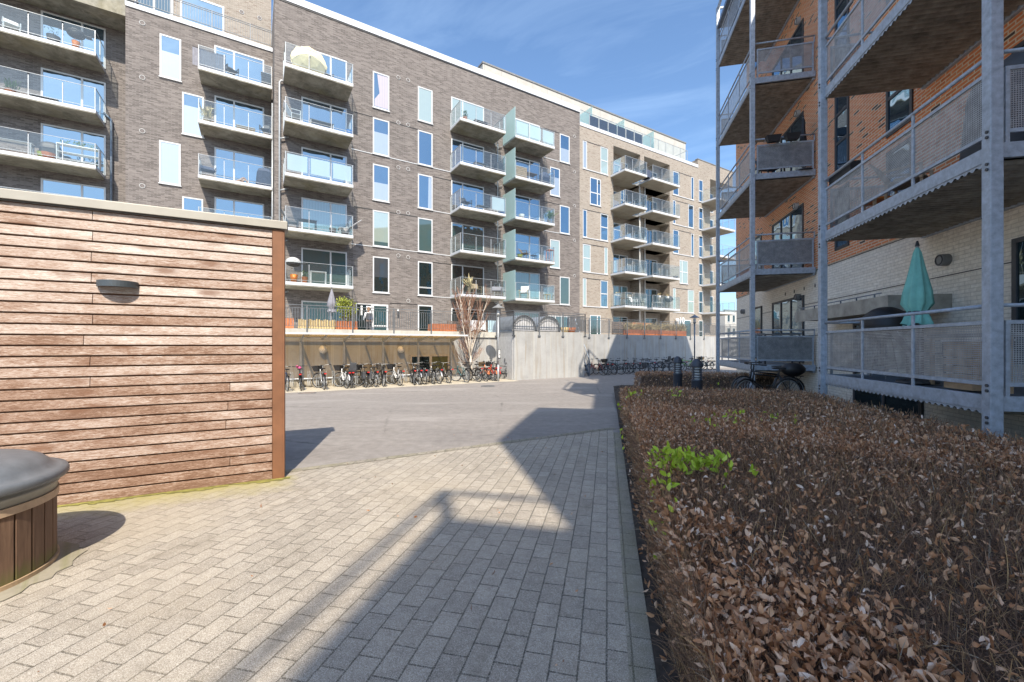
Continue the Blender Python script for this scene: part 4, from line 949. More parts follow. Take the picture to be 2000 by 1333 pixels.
# ------------------------------------------------------------------ beech hedges: twigs, curled dry leaves, fresh shoots
def rot_basis(n, R, tilt):
    """random frames: dir vectors leaning from straight up by up to tilt"""
    az = R.uniform(0, 2*PI, n); th = np.abs(R.normal(0, tilt, n)); d = np.stack([np.sin(th)*np.cos(az), np.sin(th)*np.sin(az), np.cos(th)], 1)
    r = R.normal(size=(n, 3)); s = np.cross(d, r); s /= np.linalg.norm(s, axis=1)[:, None]; u = np.cross(s, d); return d, s, u
def leaf_mesh(P, L, W, R, tilt=1.1, curl=.5, sides=None, narrow=False):
    """each leaf: six quads in two halves folded on the midrib, curled along its length"""
    n = len(P); d, s, u = rot_basis(n, R, tilt); 
    if sides is not None: d = d*.5+sides*.8; d /= np.linalg.norm(d, axis=1)[:, None]; s = np.cross(d, u); s /= np.linalg.norm(s, axis=1)[:, None]; u = np.cross(s, d)
    k = 6; ts = np.array([0, .14, .36, .6, .84, 1.0]); ws = np.array([.08, .62, 1.0, .92, .5, .04]) if not narrow else np.array([.5, .8, 1, .9, .7, .3])
    cu = R.normal(0, curl, n)+curl*.5; fold = R.uniform(.15, .9, n)*np.sign(R.uniform(-.3, 1, n)); tw = R.normal(0, .5, n)
    V = np.zeros((n, k*3, 3)); pos = P.copy(); crump = .10*curl
    for i in range(k):
        a = cu*ts[i]*1.6; dd = d*np.cos(a)[:, None]+u*np.sin(a)[:, None]; uu = -d*np.sin(a)[:, None]+u*np.cos(a)[:, None]
        if i: pos = pos+dd*(L*(ts[i]-ts[i-1]))[:, None]
        b = tw*ts[i]; ss = s*np.cos(b)[:, None]+uu*np.sin(b)[:, None]; un = -s*np.sin(b)[:, None]+uu*np.cos(b)[:, None]
        hw = (W*ws[i]/2)[:, None]; cf = np.cos(fold)[:, None]
        for q, sg in ((0, -1), (2, 1)):
            lift = ((np.sin(fold)*W*ws[i]/2)+R.normal(0, 1, n)*L*crump*min(ws[i], .9))[:, None]; V[:, i*3+q] = pos+sg*ss*hw*cf+un*lift
        V[:, i*3+1] = pos
    base = (np.arange(n)*k*3)[:, None]; q = []
    for i in range(k-1):
        for j in range(2): a = i*3+j; q.append([a, a+1, a+4, a+3])
    F = (base[:, :, None]+np.array(q)[None]).reshape(-1, 4); return V.reshape(-1, 3), F
def twig_mesh(P, L, r, R, tilt=.7, lean=None, segs=3):
    """thin bent three-sided stems"""
    n = len(P); d, s, u = rot_basis(n, R, tilt)
    if lean is not None: d = d+lean; d /= np.linalg.norm(d, axis=1)[:, None]; s = np.cross(d, u); s /= np.linalg.norm(s, axis=1)[:, None]; u = np.cross(s, d)
    V = np.zeros((n, (segs+1)*3, 3)); pos = P.copy(); bend = R.normal(0, .75, n)
    for i in range(segs+1):
        a = bend*i/segs; dd = d*np.cos(a)[:, None]+u*np.sin(a)[:, None]
        if i: pos = pos+dd*(L/segs)[:, None]
        rr = r*(1-.7*i/segs)
        for k in range(3):
            t = 2*PI*k/3; V[:, i*3+k] = pos+(s*math.cos(t)+u*math.sin(t))*rr[:, None]
    base = (np.arange(n)*(segs+1)*3)[:, None]; q = []
    for i in range(segs):
        for k in range(3): a = i*3+k; b_ = i*3+(k+1) % 3; q.append([a, b_, b_+3, a+3])
    F = (base[:, :, None]+np.array(q)[None]).reshape(-1, 4); return V.reshape(-1, 3), F
def island_mat(name, *stops, rough=.7, trans=0, gloss=.3):
    b = NB(name); rnd = b.n('NewGeometry').outputs['Random Per Island']; n = b.noise(b.obj(), 60, 3)
    c = b.ramp(b.math('ADD', rnd, b.math('MULTIPLY_ADD', n, .2, -.1)), *stops)
    b.P(Base_Color=c, Roughness=rough, Specular_IOR_Level=gloss)
    if trans:
        t = b.n('BsdfTranslucent', Color=c); m = b.n('MixShader', Fac=trans); b.inp(m, '1', b.p.outputs[0]); b.inp(m, '2', t.outputs[0]); b.surf(m.outputs[0])
    return b.m
HLEAF = island_mat('dry_beech_leaf', (0, (.27, .125, .06)), (.3, (.48, .235, .115)), (.65, (.66, .38, .215)), (.9, (.78, .55, .39)), (1, (.80, .66, .55)), rough=.55, trans=.15)
HTWIG = island_mat('beech_twig', (0, (.11, .066, .048)), (.4, (.23, .14, .092)), (.75, (.38, .24, .15)), (.96, (.55, .35, .16)), (1, (.40, .37, .31)), rough=.75)
HGREEN = island_mat('fresh_beech_leaf', (0, (.30, .42, .03)), (.5, (.46, .62, .06)), (1, (.62, .74, .14)), rough=.5, trans=.3)
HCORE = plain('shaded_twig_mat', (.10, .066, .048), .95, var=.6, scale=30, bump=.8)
def smooth_noise(x, y, seed):
    R = np.random.RandomState(seed); v = np.zeros_like(x)
    for f in (.5, .9, 1.7, 3.1):
        for _ in range(3):
            a = R.uniform(0, 2*PI); v += np.sin((x*math.cos(a)+y*math.sin(a))*f*2.2+R.uniform(0, 6.28))/f**.5
    return v/6
def hedge(name, label, poly, H, fr, cam, dens_tw, dens_lf, group, seed, zf=None):
    """poly: (x0, x1, y0, y1) in the frame; densities fall with distance from the camera"""
    R = np.random.RandomState(seed); x0, x1, y0, y1 = poly
    t = thing(name, label, 'hedge', ((x0+x1)/2, (y0+y1)/2, 0), fr, group)
    area = (x1-x0)*(y1-y0)
    def top(n):
        x = R.uniform(x0, x1, n); y = R.uniform(y0, y1, n); return x, y
    def Z(x, y): return H+.035*smooth_noise(x, y, seed+5)-.05*np.exp(-(np.minimum(x-x0, y1-y))/.12)
    gz0 = zf or 0.0
    # dense mat of twigs inside
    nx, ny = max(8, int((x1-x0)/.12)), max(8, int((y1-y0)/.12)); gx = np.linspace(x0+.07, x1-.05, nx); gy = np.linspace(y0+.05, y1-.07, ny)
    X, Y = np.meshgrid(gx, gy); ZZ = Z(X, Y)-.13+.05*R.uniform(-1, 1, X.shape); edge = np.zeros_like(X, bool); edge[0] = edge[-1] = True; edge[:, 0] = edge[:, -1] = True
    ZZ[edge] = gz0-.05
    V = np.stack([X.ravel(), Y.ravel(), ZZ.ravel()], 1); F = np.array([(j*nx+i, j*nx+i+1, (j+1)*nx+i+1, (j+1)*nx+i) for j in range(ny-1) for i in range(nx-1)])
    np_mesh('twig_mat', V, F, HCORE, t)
    cw = FM[fr].inverted() @ Vector(cam)
    def keep(x, y, n0):
        d = np.hypot(x-cw.x, y-cw.y); return R.uniform(0, 1, len(x)) < np.clip(n0/d, .12, 1)**1.05
    # top twigs
    n = int(area*dens_tw); x, y = top(n); k = keep(x, y, 2.6); x, y = x[k], y[k]; d = np.hypot(x-cw.x, y-cw.y); sc_ = np.clip(d/3.2, .8, 2.6)
    P = np.stack([x, y, Z(x, y)-R.uniform(.04, .15, len(x))], 1); V, F = twig_mesh(P, R.uniform(.05, .15, len(x))*np.clip(sc_, .8, 1.3), R.uniform(.0012, .0026, len(x))*sc_, R, .85)
    Vs, Fs = [V], [F]
    # longer, more level branches
    n = int(area*dens_tw*.06); x, y = top(n); k = keep(x, y, 3); x, y = x[k], y[k]; P = np.stack([x, y, Z(x, y)-R.uniform(.05, .16, len(x))], 1)
    V, F = twig_mesh(P, R.uniform(.12, .24, len(x)), R.uniform(.0018, .0036, len(x)), R, 1.25, segs=5); off = sum(len(v) for v in Vs); Vs.append(V); Fs.append(F+off)
    # side faces
    Psl = []
    for (ax, ay, bx, by, nx_, ny_) in ((x0, y0, x0, y1, -1, 0), (x0, y1, x1, y1, 0, 1), (x0, y0, x1, y0, 0, -1)):
        L = math.hypot(bx-ax, by-ay); n = int(L*H*dens_tw*.9); f = R.uniform(0, 1, n); x = ax+(bx-ax)*f; y = ay+(by-ay)*f; k = keep(x, y, 2.6); f, x, y = f[k], x[k], y[k]
        zz = gz0+R.uniform(.03, 1, len(x))**.8*(H-gz0); inn = R.uniform(-.02, .09, len(x)); d = np.hypot(x-cw.x, y-cw.y); sc_ = np.clip(d/3.2, .8, 2.6)
        P = np.stack([x-nx_*inn, y-ny_*inn, zz-.05], 1); V, F = twig_mesh(P, R.uniform(.06, .17, len(x)), R.uniform(.0013, .003, len(x))*sc_, R, .7, np.array([[nx_*.35, ny_*.35, .2]])); off = sum(len(v) for v in Vs); Vs.append(V); Fs.append(F+off)
        Psl.append((x-nx_*inn*.3, y-ny_*inn*.3, zz, nx_, ny_))
    np_mesh('twigs', np.concatenate(Vs), np.concatenate(Fs), HTWIG, t)
    # dry leaves, in drifts
    Vs, Fs = [], []
    n = int(area*dens_lf*7.0); x, y = top(n); cl = smooth_noise(x, y, seed+9); near = np.hypot(x-cw.x, y-cw.y)
    k = keep(x, y, 3.4) & (R.uniform(0, 1, n) < np.clip(.08+1.9*np.clip(cl-.02, 0, 1)+.16*np.clip((near-3.5)/3, 0, 1), 0, 1)); x, y = x[k], y[k]; d = np.hypot(x-cw.x, y-cw.y)
    P = np.stack([x, y, Z(x, y)+R.uniform(-.07, .035, len(x))], 1); sz = R.uniform(.026, .060, len(x))*np.clip(d/5.5, .9, 1.08); V, F = leaf_mesh(P, sz, sz*R.uniform(.34, .62, len(x)), R, 1.25, .95); Vs.append(V); Fs.append(F)
    for (x, y, zz, nx_, ny_) in Psl:
        k = R.uniform(0, 1, len(x)) < .30*np.clip(smooth_noise(y+x, zz*3, seed+2)+.45, 0.05, 1); P = np.stack([x[k], y[k], zz[k]], 1); m_ = len(P)
        if m_ == 0: continue
        sz = R.uniform(.035, .07, m_)*np.clip(np.hypot(P[:, 0]-cw.x, P[:, 1]-cw.y)/5.5, .82, 1.35); V, F = leaf_mesh(P, sz, sz*R.uniform(.34, .62, m_), R, 1.0, .9, np.array([[nx_*.7, ny_*.7, -.5]])); off = sum(len(v) for v in Vs); Vs.append(V); Fs.append(F+off)
    np_mesh('dry_leaves', np.concatenate(Vs), np.concatenate(Fs), HLEAF, t)
    return t, Z, R
HG = 'brown beech hedges'
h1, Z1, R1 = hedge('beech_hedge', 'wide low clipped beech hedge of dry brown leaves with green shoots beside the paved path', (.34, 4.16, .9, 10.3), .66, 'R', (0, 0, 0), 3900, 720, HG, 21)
def px_on_hedge(px, py, z=.66):
    Y = FPX*(EYE-z)/(py-HOR); v = FM['R'].inverted() @ Vector(((px-1000)/FPX*Y, Y, 0)); return v.x, v.y
def shoots(spots, parent, Zf, fr_size=.05):
    R = np.random.RandomState(77); Vs, Fs, Tv, Tf = [], [], [], []
    for px, py, n, sx, sy, size in spots:
        x0, y0 = px_on_hedge(px, py); x = x0+R.normal(0, sx, n); y = y0+R.normal(0, sy, n); P = np.stack([x, y, Zf(x, y)+R.uniform(.0, .14, n)], 1)
        left = x < .36; P[left, 2] -= R.uniform(.02, .35, left.sum())
        sz = R.uniform(.6, 1.15, n)*size*1.15; V, F = leaf_mesh(P, sz, sz*R.uniform(.55, .75, n), R, 1.1, .35); off = sum(len(v) for v in Vs); Vs.append(V); Fs.append(F+off)
        Pt = P-np.array([[0, 0, .10]]); V, F = twig_mesh(Pt, np.full(n, .12), np.full(n, .0018), R, .3); off = sum(len(v) for v in Tv); Tv.append(V); Tf.append(F+off)
    np_mesh('fresh_foliage', np.concatenate(Vs), np.concatenate(Fs), HGREEN, parent, label='bright green fresh shoots among the dry brown leaves')
shoots([(1318, 910, 95, .11, .12, .062), (1372, 918, 60, .09, .09, .06), (1288, 955, 26, .05, .10, .05), (1298, 995, 9, .04, .06, .045), (1425, 945, 6, .03, .03, .05), (1470, 942, 5, .02, .02, .05), (1262, 893, 7, .03, .04, .05),
        (1393, 832, 16, .10, .10, .055), (1432, 829, 14, .08, .08, .055), (1505, 826, 8, .05, .05, .05), (1222, 772, 10, .06, .25, .06), (1240, 780, 10, .08, .1, .06), (1320, 778, 10, .08, .1, .06), (1375, 752, 80, .20, .40, .06), (1410, 756, 50, .25, .30, .06), (1215, 822, 4, .03, .1, .05), (1555, 830, 4, .03, .03, .05)], h1, Z1)
h2, Z2, R2 = hedge('beech_hedge', 'short clipped beech hedge standing across the end of the bed behind the two bollard lamps', (1.02, 5.6, 15.3, 16.4), .66, 'R', (0, 0, 0), 2600, 1100, HG, 33, -.2)
# fallen leaves on the bed and paving edge
R = np.random.RandomState(5); n = 260; y = R.uniform(.6, 8.2, n); x = .26+np.abs(R.normal(0, .05, n)); P = np.stack([x, y, np.full(n, .05)], 1)
V, F = leaf_mesh(P, R.uniform(.03, .06, n), R.uniform(.015, .03, n), R, 1.6, .4); o = np_mesh('leaf_litter', V, F, HLEAF, fr='R'); o['kind'] = 'stuff'

n = 46; x = R.uniform(-3.6, .1, n); y = R.uniform(1.2, 7.5, n); P = np.stack([x, y, np.full(n, .016)], 1); V, F = leaf_mesh(P, R.uniform(.02, .045, n), R.uniform(.01, .022, n), R, 1.6, .4); o = np_mesh('leaf_litter', V, F, HLEAF, fr='R'); o['kind'] = 'stuff'
# ------------------------------------------------------------------ bicycles (built at the origin, rear wheel on it, pointing +x)
RUB = MT['black']; CHR = MT['steel_light']
def paint(name, col, metal=.1): return plain(name, col, .35, metal, var=.08)
FR = {'black': paint('black_bike_paint', (.02, .02, .022)), 'white': paint('white_bike_paint', (.75, .76, .78)), 'silver': paint('silver_bike_paint', (.5, .52, .55), .5), 'blue': paint('dark_blue_bike_paint', (.03, .07, .20)),
      'green': paint('lime_green_bike_paint', (.22, .55, .05)), 'orange': paint('orange_bike_paint', (.72, .22, .08)), 'teal': paint('dark_teal_bike_paint', (.04, .16, .18)), 'grey': paint('grey_bike_paint', (.16, .17, .18)), 'red': paint('red_bike_paint', (.5, .04, .03)), 'cream': paint('cream_bike_paint', (.6, .52, .38))}
PINK = plain('pink_plastic', (.6, .08, .25), .5); WIRE = plain('dark_wire', (.05, .05, .055), .5, .4); WICK = plain('brown_wicker', (.20, .14, .08), .8, scale=40)
def steer(p, a, ox=1.0):
    c, s = math.cos(a), math.sin(a); x, y, z = p; return (ox+(x-ox)*c-y*s, (x-ox)*s+y*c, z)
def wheel(root, x, st=0.0):
    r = .335; S = lambda p: steer(p, st)
    m = MB(); m.tube([S((x+r*math.cos(t), 0, r+.005+r*math.sin(t))) for t in np.linspace(0, 2*PI, 25)], .021, 6, cap=False); w_ = m.build('wheel', RUB, root, smooth=True)
    m = MB(); ri = r-.032; m.tube([S((x+ri*math.cos(t), 0, r+.005+ri*math.sin(t))) for t in np.linspace(0, 2*PI, 25)], .011, 5, cap=False)
    for k in range(14):
        t = 2*PI*k/14; m.tube([S((x, .02*(-1)**k, r+.005)), S((x+ri*math.cos(t), 0, r+.005+ri*math.sin(t)))], .0028, 3)
    m.tube([S((x, -.045, r+.005)), S((x, .045, r+.005))], .024, 7); m.build('rim', CHR, w_)
def make_bike(name, label, frame='black', basket=None, st=.25, light=True, bar='city', extra=None, guard='black', saddle='black', group=None, carrier=True):
    t = thing(name, label, 'bicycle', (0, 0, 0), 'W', group); r = .34; S = lambda p: steer(p, st)
    bb = (.46, 0, .29); seat = (.24, 0, .78); hl = (.90, 0, .60); hh = (.86, 0, .86)
    m = MB(); m.tube([bb, seat], .017, 7); m.tube([bb, hl], .020, 7); m.tube([hl, hh], .021, 7)
    if bar == 'city': m.tube([(.40, 0, .42), (.60, 0, .50), (.87, 0, .75)], .016, 7)
    else: m.tube([(.265, 0, .73), (.865, 0, .80)], .017, 7)
    for s in (-1, 1):
        m.tube([bb, (0, .05*s, r)], .010, 5); m.tube([(.25, .02*s, .74), (0, .05*s, r)], .009, 5)
        m.tube([S((.90, .045*s, .59)), S((1.06, .05*s, r))], .012, 5)
    m.build('frame', FR[frame], t, smooth=True)
    wheel(t, 0.0); wheel(t, 1.06, st)
    m = MB(); m.tube([S(hh), S((.84, 0, .98)), S((.86, 0, 1.02))], .014, 6)
    if bar == 'city': m.tube([S((.62, -.30, 1.04)), S((.76, -.29, 1.06)), S((.87, -.16, 1.03)), S((.88, 0, 1.02)), S((.87, .16, 1.03)), S((.76, .29, 1.06)), S((.62, .30, 1.04))], .013, 6)
    else: m.tube([S((.80, -.31, 1.02)), S((.87, 0, 1.02)), S((.80, .31, 1.02))], .013, 6)
    h = m.build('handlebar', CHR if frame != 'black' or bar == 'city' else RUB, t, smooth=True)
    for s in (-1, 1):
        g = MB(); a, b_ = ((.62, 1.04), (.73, 1.055)) if bar == 'city' else ((.80, 1.02), (.83, 1.02)); g.tube([S((a[0], .30*s, a[1])), S((b_[0], (.293 if bar == 'city' else .20)*s, b_[1]))], .019, 6)
        g.build('grip', RUB, h)
    m = MB(); m.hexa([(.10, -.085, .905), (.16, -.09, .90), (.16, .09, .90), (.10, .085, .905), (.09, -.08, .95), (.18, -.08, .955), (.18, .08, .955), (.09, .08, .95)]); m.hexa([(.16, -.09, .90), (.40, -.02, .915), (.40, .02, .915), (.16, .09, .90), (.16, -.08, .955), (.40, -.018, .945), (.40, .018, .945), (.16, .08, .955)]); m.tube([seat, (.215, 0, .91)], .014, 6); m.build('saddle', FR['cream'] if saddle == 'brown' else RUB, t)
    if guard:
        m = MB()
        for x, a0, a1, s_ in ((0, -.05*PI, .95*PI, 0), (1.06, .25*PI, 1.02*PI, st)):
            rr = .375; pts = [(x+rr*math.cos(a), rr*math.sin(a)+r) for a in np.linspace(a0, a1, 12)]
            for (x0, z0), (x1, z1) in zip(pts[:-1], pts[1:]):
                q = [(x0, -.026, z0), (x1, -.026, z1), (x1, .026, z1), (x0, .026, z0)]; m.quad(*[steer(p, s_) if s_ else p for p in q])
        m.build('mudguard', FR[guard] if guard in FR else RUB, t)
    if carrier:
        m = MB(); m.box(-.34, .14, -.06, .06, .735, .748)
        for s in (-1, 1): m.tube([(-.28, .055*s, .735), (0, .055*s, r)], .007, 4); m.tube([(.02, .055*s, .735), (0, .055*s, r)], .007, 4)
        m.build('carrier', RUB, t)
    if light:
        m = MB(); m.box(-.40, -.345, -.045, .045, .705, .75); m.build('rear_light', MT['red'], t)
    m = MB(); m.hexa([(.02, .055, .32), (.54, .055, .28), (.54, .075, .28), (.02, .075, .32), (.02, .055, .385), (.54, .055, .345), (.54, .075, .345), (.02, .075, .385)]); m.build('chain_guard', RUB if frame != 'silver' else FR['silver'], t)
    m = MB(); m.tube([(.46, -.06, .29), (.40, -.15, .13)], .011, 5); m.box(.36, .46, -.20, -.12, .11, .135); m.tube([(.46, .08, .29), (.52, .14, .45)], .011, 5); m.box(.47, .57, .10, .19, .44, .465); m.build('pedal', RUB, t)
    m = MB(); m.tube([(.36, -.03, .30), (.24, -.20, .01)], .009, 5); m.build('kickstand', CHR, t)
    if basket:
        m = MB(); x0, x1 = .95, 1.26; bt = [(x0+.05, -.13), (x1-.05, -.13), (x1-.05, .13), (x0+.05, .13)]; tp = [(x0-.01, -.19), (x1+.03, -.19), (x1+.03, .19), (x0-.01, .19)]; z0, z1 = .76, 1.0
        for lv in np.linspace(0, 1, 6):
            ring = [S((a[0]+(b_[0]-a[0])*lv, a[1]+(b_[1]-a[1])*lv, z0+(z1-z0)*lv)) for a, b_ in zip(bt, tp)]; m.tube(ring+ring[:1], .006 if lv < 1 else .011, 4)
        for i in range(4):
            for f in np.linspace(0, 1, 7)[:-1]:
                a = [bt[i][k]+(bt[(i+1) % 4][k]-bt[i][k])*f for k in (0, 1)]; b_ = [tp[i][k]+(tp[(i+1) % 4][k]-tp[i][k])*f for k in (0, 1)]; m.tube([S((*a, z0)), S((*b_, z1))], .005, 3)
        m.quad(*[S((*p, z0)) for p in bt]); 
        if basket == 'wicker' or basket == 'dark':
            for i in range(4): m.quad(S((*bt[i], z0)), S((*bt[(i+1) % 4], z0)), S((*tp[(i+1) % 4], z1-.02)), S((*tp[i], z1-.02)))
        m.build('basket', WICK if basket == 'wicker' else WIRE, t)
    if extra == 'pink':
        m = MB(); m.sphere(S((.90, 0, .93)), .085, 10, 7, (1, .8, 1.2)); m.sphere(S((.92, .1, 1.0)), .06, 8, 6); m.build('flower_garland', PINK, t, smooth=True)
    if extra == 'seat':
        m = MB(); m.box(-.28, .02, -.15, .15, .76, .80); m.hexa([(-.30, -.15, .80), (-.24, -.15, .80), (-.24, .15, .80), (-.30, .15, .80), (-.36, -.14, 1.16), (-.31, -.14, 1.18), (-.31, .14, 1.18), (-.36, .14, 1.16)]); m.box(-.24, .0, -.16, -.13, .80, .92); m.box(-.24, .0, .13, .16, .80, .92); m.build('child_seat', MT['dark_grey'], t, bevel=.01)
    if extra == 'bag':
        m = MB(); m.sphere((-.12, 0, .90), .26, 14, 9, (1.1, .75, .62)); m.build('black_bag', RUB, t, smooth=True)
    if extra == 'pannier':
        m = MB(); m.box(-.28, .06, .07, .20, .42, .74); m.box(-.28, .06, -.20, -.07, .42, .74); m.build('pannier', MT['dark_grey'], t, bevel=.02)
    return t
def put(t, P, ang, roll=0):
    t.location = P; t.rotation_euler = (roll, 0, ang); return t
HEADG = FROT['G']+PI/2
BG = 'bicycles parked under the shelter roof'; BT = 'bicycles parked round the birch and lamp post'; BW = 'bicycles parked along the far concrete wall'
near = [
 (561, 'blue', None, -.25, 'flat', None, None, 'dark blue bicycle nearest the wooden screen, partly cut off by it', 6, BG),
 (588, 'black', None, .1, 'flat', 'pink', None, 'black bicycle with a pink garland on its handlebar', -4, BG),
 (633, 'silver', 'dark', .75, 'city', None, 'black', 'silver bicycle with a dark front basket standing alone between empty hoops', 2, BG),
 (677, 'white', 'dark', .7, 'city', None, 'white', 'white framed bicycle with a large dark basket turned to the side', 6, BG),
 (687, 'black', 'wicker', .2, 'city', 'seat', 'black', 'black bicycle with child seat and wicker basket beside the white framed one', -3, BG),
 (714, 'black', 'dark', .75, 'city', 'pannier', 'black', 'black bicycle with side panniers and a tilted dark basket', 4, BG),
 (734, 'grey', 'wicker', .55, 'city', None, 'grey', 'grey bicycle with wicker basket behind a red rear light', 0, BG),
 (749, 'black', 'wire', .1, 'city', None, 'black', 'black bicycle with a thin wire basket beside the third shelter post', -5, BG),
 (781, 'white', 'dark', .8, 'city', None, 'silver', 'pale bicycle with dark basket and wheel turned out, below the second globe lamp', 5, BG),
 (809, 'black', 'wicker', -.2, 'city', None, 'black', 'black bicycle with wicker basket before the left edge of the basement window', -14, BG),
 (819, 'silver', None, .2, 'city', None, 'silver', 'silver bicycle with long chrome handlebar before the basement window', -2, BG),
 (829, 'grey', None, .1, 'city', 'pannier', 'grey', 'grey bicycle with panniers before the middle bar of the basement window', 3, BG),
 (846, 'black', None, -.1, 'flat', None, 'black', 'black flat-barred bicycle packed before the olive window pane', -6, BG),
 (858, 'silver', None, .3, 'city', None, 'white', 'silver bicycle with pale mudguards before the olive window pane', 4, BG),
 (876, 'black', None, .2, 'city', None, 'black', 'slim black bicycle, last one under the shelter roof by its end post', 2, BG),
 (911, 'teal', None, .5, 'flat', None, None, 'dark teal bicycle left of the birch trunk at the slanted shadow edge', 6, BT),
 (935, 'black', 'wire', .2, 'city', None, 'black', 'black bicycle with wire basket in front of the birch trunk', 4, BT),
 (949, 'grey', None, .3, 'city', None, 'orange', 'dark bicycle with orange mudguards right of the birch', 2, BT),
 (964, 'orange', 'wicker', .3, 'city', None, 'orange', 'orange bicycle beside the lamp post', 3, BT),
 (971, 'red', 'dark', .1, 'city', None, 'red', 'red bicycle half hidden behind the lamp post', -4, BT),
]
sd = random.Random(12)
for px, col, bas, st, bar, ex, gd, lab, da, grp in near:
    c = CS-1.88+.12*sd.random(); u = gu(px, c); P = FM['G'] @ Vector((u, c, 0)); P.z = ground(P.x, P.y)+.004
    b = make_bike('bicycle', lab, col, bas, st, bar != 'flat' or ex == 'pink', bar, ex, gd, group=grp)
    put(b, P, HEADG+rad(da), rad(-4+8*sd.random()))
for px, c, da, lab, col in ((1001, CS-1.35, 62, 'black bicycle standing side-on against the corner of the projecting block', 'black'), (994, CS-.9, 50, 'dark grey bicycle leaning behind the black one by the steel doors', 'grey')):
    u = gu(px, c); P = FM['G'] @ Vector((u-.06, c, 0)); P.z = ground(P.x, P.y)+.004
    put(make_bike('bicycle', lab, col, None, .15, False, 'flat', None, None, group=BT, carrier=False), P, HEADG+rad(da), rad(3))
far = [(1178, 'red', None, None, 'dark red bicycle at the foot of the steel stair', 8), (1187, 'black', None, None, 'black bicycle second from the steel stair', 2), (1200, 'black', 'dark', None, 'black bicycle with a dark basket held high, third from the stair', -6),
       (1213, 'teal', None, None, 'dark teal bicycle in the shaded group near the stair', 12), (1227, 'black', None, None, 'black bicycle with a round front wheel nearest the short hedge end', 16), (1243, 'grey', None, None, 'grey bicycle just behind the left end of the short hedge', -5),
       (1258, 'black', None, 'pannier', 'black bicycle with panniers seen over the short hedge', 5), (1272, 'silver', None, None, 'silver bicycle seen over the short hedge in the wall shadow', -8), (1287, 'blue', 'wire', None, 'blue bicycle with wire basket over the short hedge', 6),
       (1301, 'black', None, 'seat', 'black bicycle with child seat over the short hedge', 0), (1314, 'grey', None, 'bag', 'grey bicycle with a black bag left of the first bollard lamp', 5), (1335, 'white', None, None, 'white bicycle between the two bollard lamps', -6),
       (1357, 'green', None, None, 'lime green bicycle beside the far street lamp', 24), (1374, 'black', None, None, 'black bicycle in the sun right of the lime green one', 8), (1386, 'teal', 'wire', None, 'teal bicycle with wire basket in the sun by the brick building', -6), (1396, 'cream', 'wicker', None, 'cream bicycle with wicker basket last in the row by the brick building', 6)]
for px, col, bas, ex, lab, da in far:
    c = CS-1.75+.15*sd.random(); u = gu(px, c); P = FM['G'] @ Vector((u, c, 0)); P.z = ground(P.x, P.y)+.004
    put(make_bike('bicycle', lab, col, bas, .3*sd.random()-.05, ex is None and bas is None, 'city' if sd.random() > .4 else 'flat', ex, 'black', group=BW), P, HEADG+rad(da*1.6), rad(-5+10*sd.random()))
P = FM['R'] @ Vector((4.25, 11.6, .12)); put(make_bike('bicycle', 'black bicycle leaning under the steel balcony behind the low hedge', 'black', None, .3, False, 'flat', None, None, carrier=False), P+Vector((.15, 0, .08)), rad(170), rad(2))
P = FM['R'] @ Vector((4.9, 11.25, .10)); put(make_bike('bicycle', 'black bicycle carrying a bulky black bag below the steel balcony end', 'black', None, .2, False, 'flat', 'bag', 'black'), P+Vector((-.72, .1, .08)), rad(185), rad(-2))
# ------------------------------------------------------------------ lamps, tree, signs
def street_lamp(px, Y, label, sign=False):
    X = (px-1000)/FPX*Y; zb = ground(X, Y); t = thing('street_lamp', label, 'street lamp', (X, Y, zb), 'W', 'street lamps of the yard')
    m = MB(); m.tube([(X, Y, zb), (X, Y, zb+.9)], .062, 12); m.tube([(X, Y, zb+.9), (X, Y, 3.25)], .045, 12); m.build('pole', MT['steel_light'] if sign else MT['galv_dark'], t, smooth=True)
    m = MB(); m.lathe([(.05, 3.2), (.10, 3.26), (.10, 3.33), (.05, 3.34)], (X, Y, 0), 14); m.build('collar', MT['mid_grey'], t)
    m = MB(); m.lathe([(.075, 3.34), (.085, 3.60), (0, 3.60)], (X, Y, 0), 14); m.build('lantern', plain('opal_lantern', (.75, .75, .73), .3), t, smooth=True)
    m = MB(); m.lathe([(.34, 3.66), (.335, 3.68), (.16, 3.78), (.05, 3.85), (.02, 3.9), (0, 3.9)], (X, Y, 0), 24); m.lathe([(.34, 3.66), (.08, 3.74), (0, 3.74)], (X, Y, 0), 24); m.build('shade', MT['galv_dark'] if not sign else MT['mid_grey'], t, smooth=True)
    for k in range(3):
        a = 2*PI*k/3; m = MB(); m.tube([(X+.1*math.cos(a), Y+.1*math.sin(a), 3.33), (X+.14*math.cos(a), Y+.14*math.sin(a), 3.76)], .008, 5); m.build('stay', MT['mid_grey'], t)
    return t, X, Y
_, lx, ly = street_lamp(973, 22.7, 'tall grey street lamp with hat-shaped shade beside the birch, a small sign on its pole', True)
street_lamp(1356.5, 30.5, 'dark street lamp with hat-shaped shade standing before the sunlit far wall')
t = thing('parking_sign', 'narrow black sign with a white figure on the street lamp pole', 'sign', (lx+.04, ly-.07, 1.2))
m = MB(); m.box(lx-.0, lx+.135, ly-.085, ly-.063, .93, 1.44); m.build('board', MT['black'], t)
m = MB(); m.box(lx+.022, lx+.113, ly-.089, ly-.0855, .99, 1.41); f = m.build('white_field', MT['white'], t)
m = MB(); y = ly-.092; m.ring((lx+.068, y, 1.345), .024, .008, 'y', 10, 4); m.box(lx+.060, lx+.076, y-.002, y+.002, 1.03, 1.29); m.box(lx+.076, lx+.10, y-.002, y+.002, 1.12, 1.18); m.build('figure', MT['black'], t)
m = MB(); m.box(lx+.01, lx+.11, ly-.08, ly-.066, .80, .90); m.build('lower_plate', MT['mid_grey'], t)
